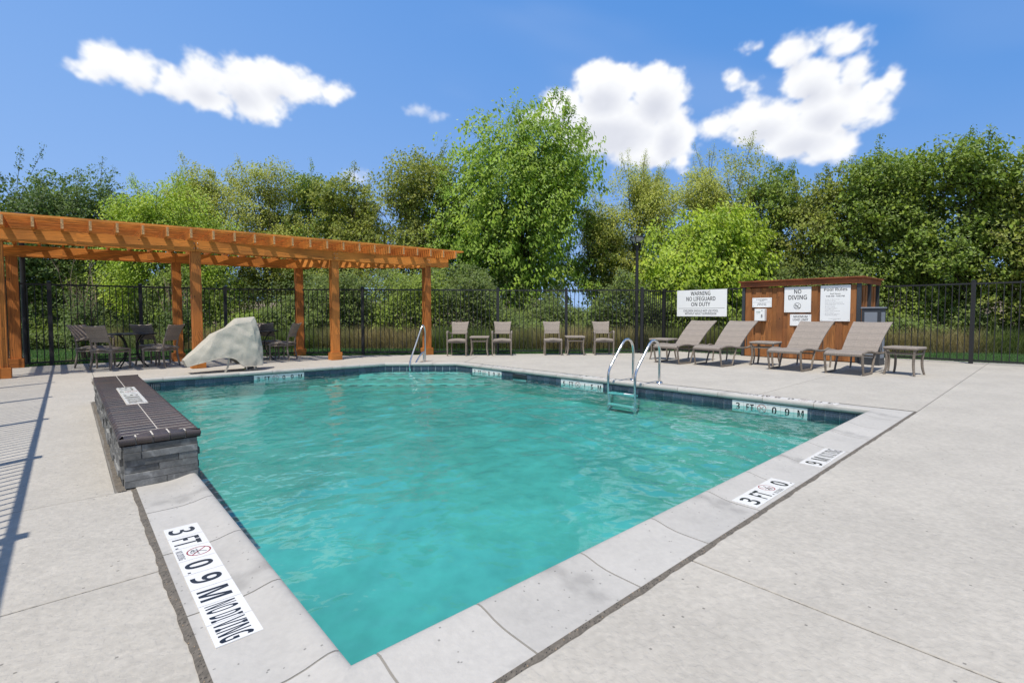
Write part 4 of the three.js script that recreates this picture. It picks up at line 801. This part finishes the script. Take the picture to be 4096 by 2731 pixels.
// ---------------------------------------------------------------- covered pool lift
{
  const coverMap = tex(256, 256, (x, y) => { const v = 0.66 + (fbm(x * 50, y * 50, 2, 50, 3) - .5) * .06 + (fbm(x * 4, y * 4, 3, 4, 7) - .5) * .07; return [v, v * .97, v * .905]; }, true, .8);
  const cover = std({ map: coverMap, roughness: .85, color: lin(.98, .97, .93), side: THREE.DoubleSide });
  const g = thing('pool_lift', 'pool lift wrapped in a beige fabric cover on a steel foot at the pool edge', 'pool lift', P(2.76, 11.12), TH);
  // fabric thrown over the folded lift: creased panels between its high points (x = u, y, z towards the pool)
  const C = [[1.61, .30, 0], [1.60, .27, .12], [1.65, .145, .15], [1.86, .54, .02], [1.84, .45, .13], [1.80, .19, .20], [2.06, .745, .03], [2.16, .775, .13], [2.04, .52, .20], [2.00, .24, .235], [2.16, .285, .255], [2.27, .47, .235], [2.34, .285, .275],
    [2.32, .865, .06], [2.51, 1.05, .05], [2.46, .93, .13], [2.64, .70, .235], [2.60, .46, .275], [2.45, .24, .285], [2.57, .11, .30], [2.85, 1.085, .05], [2.76, .98, .15], [2.92, .79, .14], [2.80, .72, .22], [2.84, .42, .27], [2.76, .10, .315], [2.94, .11, .27], [2.97, .42, .15], [2.97, .11, .05]];
  const F = [[0, 1, 4], [0, 4, 3], [1, 2, 5], [1, 5, 4], [3, 4, 7], [3, 7, 6], [4, 5, 8], [4, 8, 7], [5, 9, 8], [8, 9, 10], [8, 10, 11], [7, 8, 11], [11, 10, 12], [6, 7, 13], [13, 7, 15], [13, 15, 14], [7, 16, 15], [7, 11, 17], [7, 17, 16], [11, 12, 18], [11, 18, 17], [18, 19, 17], [14, 15, 21], [14, 21, 20], [15, 16, 23], [15, 23, 21], [20, 21, 22], [21, 23, 22], [16, 17, 24], [16, 24, 23], [17, 19, 25], [17, 25, 24], [24, 25, 26], [23, 24, 22], [22, 24, 27], [24, 26, 27], [27, 26, 28]];
  const bk = (k) => C[k].slice(0, 2).concat(-C[k][2] * .92), B = F.map((f) => [f[0], f[2], f[1]]);
  const seams = [[0, 3], [3, 6], [6, 13], [13, 14], [14, 20], [20, 22], [22, 27], [27, 28], [0, 1], [1, 2]];
  let tri = [...F.map((f) => f.map((k) => V3(...C[k]))), ...B.map((f) => f.map((k) => V3(...bk(k)))), ...seams.flatMap(([a, c]) => [[V3(...C[a]), V3(...bk(c)), V3(...C[c])], [V3(...C[a]), V3(...bk(a)), V3(...bk(c))]])];
  const wob = (p) => V3(p.x + .010 * (vnoise(p.y * 11 + p.z * 7, p.x * 13, 0, 3) - .5), p.y + .008 * (vnoise(p.x * 14, p.z * 14, 0, 5) - .5), p.z + (p.z >= 0 ? 1 : -1) * (.030 * (vnoise(p.x * 9, p.y * 9, 0, 7) - .5) + .012 * (vnoise(p.x * 26 + p.y * 9, p.y * 15, 0, 8) - .5)));
  for (let l = 0; l < 3; l++) tri = tri.flatMap(([a, c, e]) => { const x = a.clone().lerp(c, .5), y = c.clone().lerp(e, .5), z = e.clone().lerp(a, .5); return [[a, x, z], [x, c, y], [z, y, e], [x, y, z]]; });
  const cg = new THREE.BufferGeometry(), cp = [], cu = []; for (const t of tri) for (const p of t) { const q = wob(p); cp.push(q.x - 2.76, q.y, q.z); cu.push(p.x + p.z * .3, p.y); }
  cg.setAttribute('position', new THREE.Float32BufferAttribute(cp, 3)); cg.setAttribute('uv', new THREE.Float32BufferAttribute(cu, 2)); cg.computeVertexNormals();
  put('cover', toCreasedNormals(cg, 0.42), cover, g);
  const hem = [2, 5, 9, 10, 12, 18, 19, 25, 26].map((k) => V3(C[k][0] - 2.76, C[k][1], C[k][2] + .004));
  put('hem', tube(hem, 0.007, 60, 5), cover, g);
  put('strap', merge([bar(V3(2.33 - 2.76, .29, .25), V3(2.33 - 2.76 - .02, .10, .23), .004, .035, 0), bar(V3(2.33 - 2.78, .10, .23), V3(2.26 - 2.76, .004, .22), .004, .035)]), cover, g);
  put('foot_plate', at(box(.26, .016, .20), .0, .009, .0), steel, g); put('foot_block', at(box(.10, .13, .10), 0, .08, .02), darkGrey, g);
  for (const s of [-1, 1]) { put('bracket', at(box(.012, .14, .09), s * .075, .085, .02), steel, g); put('knob', at(new THREE.CylinderGeometry(.014, .014, .03, 10).rotateZ(Math.PI / 2), s * .10, .05, .04), steel, g); }
}
// ---------------------------------------------------------------- planting beyond the fence
const AZ = (az, d, y = 0) => V3(Math.sin(az * Math.PI / 180) * d, y, -Math.cos(az * Math.PI / 180) * d);
const leafMat = (k) => phys({ color: lin(1, 1, 1), roughness: 0.9, transmission: k ?? 0.48, thickness: 0, ior: 1.4, side: THREE.DoubleSide });
const LEAF = leafMat(), barkMap = tex(256, 256, (x, y) => { const v = .34 + (fbm(x * 14, y * 4, 4, 14, 3) - .5) * .35; return [v, v * .92, v * .84]; }, true, .5);
const bark = std({ map: barkMap, roughness: 1, color: lin(.8, .78, .75) }), barkPale = std({ map: barkMap, roughness: .9, color: lin(2.6, 2.3, 2.0) });
function clump(seed, n, spread, L, Wd) { // leaves folded along the midrib
  const r = rng(seed), pos = [], idx = [];
  for (let k = 0; k < n; k++) {
    const c = V3(r() - .5, (r() - .5) * .8, r() - .5).normalize().multiplyScalar(spread * Math.cbrt(r())), yaw = (r() - .5) * 3.0, pitch = 0.10 + r() * 1.15, roll = (r() - .5) * 1.0, l = L * (.75 + r() * .5), w = Wd * (.75 + r() * .5);
    const q = new THREE.Quaternion().setFromEuler(new THREE.Euler(pitch, yaw, roll, 'YXZ')), b = pos.length / 3;
    for (const p of [V3(0, 0, -l / 2), V3(w / 2, .16 * w, -l * .05), V3(0, 0, l / 2), V3(-w / 2, .16 * w, -l * .05)]) { p.applyQuaternion(q).add(c); pos.push(p.x, p.y, p.z); }
    idx.push(b, b + 1, b + 2, b, b + 2, b + 3);
  }
  const g = new THREE.BufferGeometry(); g.setAttribute('position', new THREE.Float32BufferAttribute(pos, 3)); g.setIndex(idx);
  const f = g.toNonIndexed(); f.computeVertexNormals(); return f;
}
const CLUMPS = { small: clump(1, 14, .19, .085, .05), mid: clump(2, 12, .21, .115, .065), big: clump(3, 11, .24, .155, .085), fine: clump(4, 15, .21, .098, .046) };
const M4 = new THREE.Matrix4(), Q = new THREE.Quaternion(), EU = new THREE.Euler(), S3 = new THREE.Vector3(), COL = new THREE.Color();
function scatter(name, geo, mat, items, parent) { // items: [x, y, z, scale, r, g, b]
  const m = new THREE.InstancedMesh(geo, mat, items.length), r = rng(items.length);
  items.forEach(([x, y, z, s, cr, cg, cb], i) => { const out = parent ? Math.atan2(x, z) * .6 : 0; EU.set((r() - .5) * .8, out + (r() - .5) * 2.2, (r() - .5) * .8, 'YXZ'); M4.compose(V3(x, y, z), Q.setFromEuler(EU), S3.setScalar(s)); m.setMatrixAt(i, M4); m.setColorAt(i, COL.setRGB(cr, cg, cb)); });
  m.name = parent ? name : numbered(name); m.userData.kind = 'stuff'; lit(m); (parent ?? scene).add(m); return m;
}
const TINT = { // linear leaf colours: base, warm tip
  dark: [[.106, .181, .025], [.163, .237, .030]], mid: [[.194, .294, .025], [.300, .375, .033]], bright: [[.231, .375, .020], [.350, .463, .030]], yellow: [[.375, .425, .050], [.488, .488, .075]], lime: [[.312, .450, .018], [.450, .537, .025]], olive: [[.250, .306, .033], [.362, .375, .045]],
};
function tree(name, label, az, dist, elTop, halfDeg, tint, opt = {}) {
  const o = { density: 1, bottom: 0.9, leaf: 'mid', lobes: 26, sprigs: 16, seed: Math.round((az + 90) * 31 + dist * 7), lean: 0, ...opt }, r = rng(o.seed);
  dist += 2.6; const base = AZ(az, dist), H = 1.15 + dist * Math.tan(elTop * Math.PI / 180), R = dist * Math.tan(halfDeg * 1.16 * Math.PI / 180), t = thing(name, label, 'tree', base, 0, o.group ?? 'trees beyond the fence');
  const mid = (H + o.bottom) / 2, hh = (H - o.bottom) / 2, lobes = [];
  for (let k = 0; k < o.lobes; k++) { // lobes on and in an egg-shaped crown
    const ph = r() * 6.283, yy = -0.9 + 1.75 * (k + .5) / o.lobes + (r() - .5) * .12, rad = Math.sqrt(Math.max(0.06, 1 - Math.pow(Math.abs(clamp(yy, -1, 1)), 2.8))) * (yy < 0 ? 1.12 : 1) * (.30 + .50 * r()), lr = R * (.36 + .24 * r()) * (o.lobeScale ?? 1);
    lobes.push([Math.cos(ph) * rad * R * .95 + o.lean * yy, mid + yy * hh * .88, Math.sin(ph) * rad * R * .85, lr, lr * (.72 + r() * .3)]);
  }
  const items = [], [c0, c1] = TINT[tint], n = Math.round(o.density * R * hh * 430);
  const push = (x, y, z, s) => { const w = clamp(r() * r() * 1.2 + (r() < .06 ? .5 : 0), 0, 1), k = .78 + r() * .44; items.push([x, y, z, s, lerp(c0[0], c1[0], w) * k, lerp(c0[1], c1[1], w) * k, lerp(c0[2], c1[2], w) * k]); };
  for (let k = 0; k < n; k++) {
    let L0 = lobes[Math.floor(r() * lobes.length)]; if (r() > L0[3] / (R * .6)) L0 = lobes[Math.floor(r() * lobes.length)]; const [lx, ly, lz, lr, lh] = L0, a = r() * 6.283, c = r() * 2 - 1, q = Math.pow(r(), .42), s = Math.sqrt(1 - c * c);
    const x = lx + Math.cos(a) * s * lr * q, y = ly + c * lh * q, z = lz + Math.sin(a) * s * lr * q;
    if (y > .25 && vnoise(x * 1.5 + 50, y * 1.5 + z * .9, 0, o.seed) > (o.gap ?? .20)) push(x, y, z, .8 + r() * .5);
  }
  const sprigsTop = [];
  for (let k = 0; k < o.sprigs; k++) { // twigs that break the outline
    const L = lobes[Math.floor(r() * lobes.length)], d = V3(L[0] * .9 + (r() - .5) * R, (L[1] - mid) * .9 + hh * (.25 + r() * .5), L[2] * .6 + (r() - .5) * R).normalize(), p = V3(L[0], L[1], L[2]).addScaledVector(d, L[3] * .9), len = R * (.16 + r() * .22) * (o.spiky ?? .7);
    sprigsTop.push([p.clone(), d, len]);
    for (let i = 0; i < 9; i++) { const q = p.clone().addScaledVector(d, len * i / 8); push(q.x + (r() - .5) * .12, q.y + (r() - .5) * .12, q.z + (r() - .5) * .12, (.85 - i * .045) * (.8 + r() * .3)); }
  }
  // trunk and limbs
  const parts = [], tr = .035 + R * .032, top = mid + hh * .5, bend = [V3(0, -.1, 0), V3((r() - .5) * .3, H * .18, (r() - .5) * .3), V3((r() - .5) * .5, H * .38, (r() - .5) * .4), V3((r() - .5) * .6 + o.lean * .3, top, (r() - .5) * .4)];
  parts.push(limb(bend, [tr, tr * .8, tr * .6, tr * .18], 7));
  const spine = new THREE.CatmullRomCurve3(bend, false, 'centripetal');
  for (const [x, y, z, lr] of lobes) {
    const f = clamp((y / H) * .62, .12, .86), s = spine.getPointAt(f), e = V3(x, y, z), m = s.clone().lerp(e, .5).add(V3((r() - .5) * .4, .18 + r() * .25, (r() - .5) * .4));
    parts.push(limb([s, m, e], [tr * .34 * (1.1 - f * .6), tr * .22, .010], 5));
    for (let i = 0; i < 3; i++) { const d = V3(r() - .5, r() * .6, r() - .5).normalize().multiplyScalar(lr * .85), p = m.clone().lerp(e, .3 + r() * .6); parts.push(limb([p, p.clone().addScaledVector(d, .5).add(V3(0, .05, 0)), p.clone().add(d)], [tr * .12, .010, .005], 4)); }
  }
  for (const [p, d, len] of sprigsTop) parts.push(limb([p.clone().addScaledVector(d, -len), p, p.clone().addScaledVector(d, len)], [.012, .008, .004], 4));
  put('trunk', merge(parts), o.pale ? barkPale : bark, t);
  scatter('crown', CLUMPS[o.leaf], LEAF, items, t);
  return t;
}
tree('elm_tree', 'dark green tree showing just above the pergola roof at its outer end', -46.5, 23, 10.0, 5.2, 'dark', { spiky: 1.1 });
tree('elm_tree', 'dark green tree with thin twig tips above the second bay of the pergola roof', -41.6, 24.5, 11.2, 4.2, 'dark', { spiky: 1.1 });
tree('elm_tree', 'darkest green pointed tree above the pergola, beside a pale yellow-green tree', -38.4, 23, 12.0, 3.5, 'dark', { spiky: 1.2, leaf: 'small' });
tree('locust_tree', 'broad low yellow-green tree close behind the pergola roof', -34.6, 19, 12.0, 5.0, 'lime', { leaf: 'fine', density: 1.15 });
tree('locust_tree', 'pale yellow-green tree with feathery rounded top above the pergola post', -30.4, 21.5, 14.4, 3.9, 'yellow', { leaf: 'fine' });
tree('locust_tree', 'tallest feathery yellow-green tree behind the pergola', -26.4, 22, 15.9, 4.0, 'yellow', { leaf: 'fine', gap: .26 });
tree('oak_tree', 'deep green tree between the feathery yellow tree and the white cloud gap', -21.6, 22.5, 15.6, 3.9, 'mid', { spiky: 0.9 });
tree('oak_tree', 'narrow green tree directly above the middle pergola bay', -17.9, 20.5, 15.4, 3.4, 'olive');
tree('oak_tree', 'wide olive-green tree behind the end of the pergola', -11.2, 19, 17.6, 5.6, 'olive', { lobes: 26, leaf: 'mid', density: .95, gap: .25 });
tree('sweetgum_tree', 'tallest tree of all, bright green with large leaves, behind the armchairs', 1.0, 18.6, 20.9, 8.3, 'bright', { lobes: 50, leaf: 'big', sprigs: 50, spiky: .55, bottom: 1.3, density: 1.0, gap: .24 });
tree('sweetgum_tree', 'slim sparse green tree in the sky gap beside the tallest tree', 9.6, 20, 11.4, 3.2, 'mid', { density: .7, gap: .27, spiky: .6, bottom: 1.6, leaf: 'mid' });
tree('hackberry_tree', 'thin-leaved yellowish tree with bare twigs behind the lamp post', 14.0, 20.5, 15.8, 5.4, 'yellow', { leaf: 'fine', density: 1.15, gap: .27, lobes: 26, sprigs: 46, spiky: .8 });
tree('hackberry_tree', 'thin-leaved yellowish tree with visible limbs above the warning sign', 22.4, 21, 16.0, 5.0, 'yellow', { leaf: 'fine', density: 1.15, gap: .27, lobes: 26, sprigs: 46, spiky: .8 });
tree('maple_tree', 'low bushy lime-green tree in front of the thin yellowish trees', 20.4, 17.2, 10.6, 6.3, 'lime', { leaf: 'big', density: 1.0, bottom: .4, lobes: 26 });
tree('elm_tree', 'mid-green tree rising behind the corner of the wooden enclosure', 27.6, 20, 14.8, 3.6, 'mid', { spiky: 1.0 });
tree('elm_tree', 'mid-green tree with arching twigs in the dip above the enclosure', 31.4, 19, 13.2, 4.0, 'olive', { spiky: 1.1 });
tree('elm_tree', 'dense upright green tree above the Pool Rules sign', 35.6, 18.5, 15.2, 4.0, 'mid', { spiky: 1.2, lobes: 34, density: 1.1 });
tree('elm_tree', 'dense upright green tree just past the enclosure roof corner', 39.3, 18.2, 15.0, 3.7, 'mid', { spiky: 1.1, lobes: 24, density: 1.1 });
tree('elm_tree', 'tall dense green tree behind the lone side table on the lawn side', 43.0, 18, 14.6, 3.9, 'mid', { spiky: 1.2, lobes: 34, density: 1.1 });
tree('elm_tree', 'dense green tree behind the last visible fence post on the lawn side', 47.4, 18, 13.8, 4.2, 'olive', { spiky: 1.1, lobes: 24, density: 1.1 });

// undergrowth, tall grass and mown lawn
{
  const r = rng(404), U = [], edge = (az) => { // distance of the lawn's far edge along a bearing
    const k = [[-50, 28], [-43, 25], [-36, 19.5], [-28, 18], [-20, 17.2], [-8, 16], [5, 15.6], [15, 16.4], [22, 17], [30, 17.8], [38, 18.2], [50, 20.5]];
    for (let i = 0; i + 1 < k.length; i++) if (az <= k[i + 1][0]) return lerp(k[i][1], k[i + 1][1], (az - k[i][0]) / (k[i + 1][0] - k[i][0])); return 20;
  };
  for (let k = 0; k < 26000; k++) {
    const az = -51 + r() * 102, e = Math.min(edge(az), 21.5), d = e + .3 + Math.pow(r(), 1.3) * 3.2, p = AZ(az, d), n = fbm(p.x * .55 + 30, p.z * .55, 3, 0, 7), top = (.35 + 2.6 * n * sstep(.28, .7, n) + .5 * (d - e) * .6) * (az > 6 && az < 12 ? .8 : 1), y = Math.pow(r(), .7) * top;
    const w = r(), kk = .7 + r() * .5, g = vnoise(p.x * .3, p.z * .3, 0, 3); const c = g > .5 ? [.22, .31, .03] : [.14, .21, .03];
    U.push([p.x, y - .03, p.z, .7 + r() * .6, (c[0] + .06 * w * w) * kk, (c[1] + .05 * w * w) * kk, c[2] * kk]);
  }
  const u = scatter('undergrowth', CLUMPS.small, LEAF, U); u.userData.label = 'tangled green undergrowth below the trees behind the fence';
  // grass tufts
  const tuft = (seed, n, h, w, spread, droop) => { const q = rng(seed), pos = [], idx = []; for (let k = 0; k < n; k++) { const a = q() * 6.283, x = (q() - .5) * spread, z = (q() - .5) * spread, hh = h * (.5 + q() * .6), dx = Math.cos(a), dz = Math.sin(a), b = pos.length / 3, dr = droop * hh * (.3 + q()); pos.push(x - dz * w, 0, z + dx * w, x + dz * w, 0, z - dx * w, x + dx * dr * .35 + dz * w * .7, hh * .6, z + dz * dr * .35 - dx * w * .7, x + dx * dr * .35 - dz * w * .7, hh * .6, z + dz * dr * .35 + dx * w * .7, x + dx * dr, hh, z + dz * dr); idx.push(b, b + 1, b + 2, b, b + 2, b + 3, b + 3, b + 2, b + 4); } const g = new THREE.BufferGeometry(); g.setAttribute('position', new THREE.Float32BufferAttribute(pos, 3)); g.setIndex(idx); const f = g.toNonIndexed(); f.computeVertexNormals(); return f; };
  const T = [], tall = tuft(5, 12, .62, .006, .22, .55);
  for (let k = 0; k < 9000; k++) { const az = -51 + r() * 102, e = edge(az), p = AZ(az, e - .15 + Math.pow(r(), 1.5) * 1.3), dry = sstep(.38, .62, fbm(p.x * .5, p.z * .5 + 9, 3, 0, 2)), kk = .8 + r() * .4; T.push([p.x, -.03, p.z, .75 + r() * .6, lerp(.14, .36, dry) * kk, lerp(.20, .30, dry) * kk, lerp(.035, .13, dry) * kk]); }
  const tg = scatter('tall_grass', tall, LEAF, T); tg.userData.label = 'tall half-dry grass along the far edge of the lawn';
  const G = [], short = tuft(6, 16, .05, .0035, .22, .5);
  const wall = [[-3, 15.2], [3.13, 14.95], [7.4, 11.95], [12.2, 8.15], [13.5, 8.25]].map(([a, b]) => P(a, b));
  for (let k = 0; k < 60000 && G.length < 26000; k++) {
    const az = -51 + r() * 102, e = edge(az), d = 10.5 + r() * (e - 10.4), p = AZ(az, d), uu = p.x * SU - p.z * CU, vv = -p.x * CU - p.z * SU;
    const inDeck = (uu < 3.1 && vv < 15.06) || (uu >= 3.1 && uu < 12.25 && vv < lerp(15.0, 8.2, (uu - 3.1) / 9.15)) || (uu >= 12.25 && uu < 13.65 && vv < 8.4) || (uu >= 13.65 && uu < 15.45 && vv < 3.3) || (uu < 15.7 && vv < 3.1);
    if (inDeck) continue;
    const kk = .8 + r() * .4; G.push([p.x, -.032, p.z, .8 + r() * .5, .055 * kk, .155 * kk, .022 * kk]);
  }
  const lg = scatter('lawn_grass', short, LEAF, G); lg.userData.label = 'short mown green lawn grass outside the fence';
}
// young crape myrtles with bare stems, each in a mulch ring
{
  const build = (pos, seed, label) => {
    const r = rng(seed), t = thing('young_tree', label, 'tree', pos, 0, 'young trees on the lawn behind the pergola'), parts = [], items = [];
    for (let k = 0; k < 16; k++) {
      const a = r() * 6.283, sp = .12 + r() * .55, H = 1.5 + r() * 1.15, pts = [V3(Math.cos(a) * .08, -.05, Math.sin(a) * .08), V3(Math.cos(a) * sp * .45, H * .4, Math.sin(a) * sp * .45), V3(Math.cos(a) * sp * .8 + (r() - .5) * .2, H * .72, Math.sin(a) * sp * .8), V3(Math.cos(a) * sp + (r() - .5) * .3, H, Math.sin(a) * sp)];
      parts.push(limb(pts, [.017, .012, .008, .003], 5));
      for (let i = 0; i < 3; i++) { const p = pts[2].clone().lerp(pts[3], r()), d = V3(r() - .5, .5 + r() * .5, r() - .5).multiplyScalar(.35); parts.push(limb([p, p.clone().addScaledVector(d, .6), p.clone().add(d)], [.006, .004, .002], 4)); }
      for (let i = 0; i < 26; i++) { const p = pts[1].clone().lerp(pts[2], r()), kk = .8 + r() * .4; items.push([p.x + (r() - .5) * .35, p.y * (.35 + r() * .75), p.z + (r() - .5) * .35, .55 + r() * .35, .13 * kk, .20 * kk, .035 * kk]); }
    }
    put('stems', merge(parts), barkPale, t); scatter('leaves', CLUMPS.small, LEAF, items, t);
    const mulch = new THREE.CircleGeometry(.42, 20).rotateX(-Math.PI / 2), mp = mulch.attributes.position; for (let i = 1; i < mp.count - 1; i++) { const k = .85 + r() * .3; mp.setX(i, mp.getX(i) * k); mp.setZ(i, mp.getZ(i) * k); }
    const m = put('mulch', mulch, std({ color: lin(.30, .20, .14), roughness: 1 }), t); m.position.y = -.018;
  };
  build(V3(-11.0, 0, -12.75), 3, 'young multi-stemmed tree with bare pale stems behind the fence near the lamp pole');
  build(V3(-9.7, 0, -14.4), 9, 'young multi-stemmed tree with pale stems behind the chairs at the round table');
}
// concrete walk on the lawn and bare bank behind the trees
{
  const q = [P(-1.7, 28.4), P(-0.95, 27.6), P(-0.9, 18.4), P(-2.6, 18.6)].map((p) => [p.x, p.z]);
  const w = structure(put('concrete_path', extrude(q, .04), deckMats[1])); w.position.y = -.008;
  const pos = [], idx = []; for (let k = 0; k <= 60; k++) { const az = -58 + k * 1.95, n = fbm(k * .3, 3, 3, 0, 5), h = (az > 5 && az < 13) ? .9 : 1.5 + n * .9; for (const [d, y] of [[25.5, -.05], [29, h], [40, h + .2]]) { const p = AZ(az, d + n, y); pos.push(p.x, p.y, p.z); } if (k) for (const i of [0, 1]) { const a = (k - 1) * 3 + i, b = k * 3 + i; idx.push(a, b, b + 1, a, b + 1, a + 1); } }
  const g = new THREE.BufferGeometry(); g.setAttribute('position', new THREE.Float32BufferAttribute(pos, 3)); g.setIndex(idx); g.computeVertexNormals();
  const uvs = new Float32Array(pos.length / 3 * 2); for (let i = 0; i < pos.length / 3; i++) { uvs[2 * i] = pos[3 * i]; uvs[2 * i + 1] = pos[3 * i + 2]; } g.setAttribute('uv', new THREE.BufferAttribute(uvs, 2));
  structure(put('hill', g, std({ color: lin(.30, .235, .185), roughness: 1, bumpMap: copingBump, bumpScale: .05 })));
}

renderer.render(scene, camera);
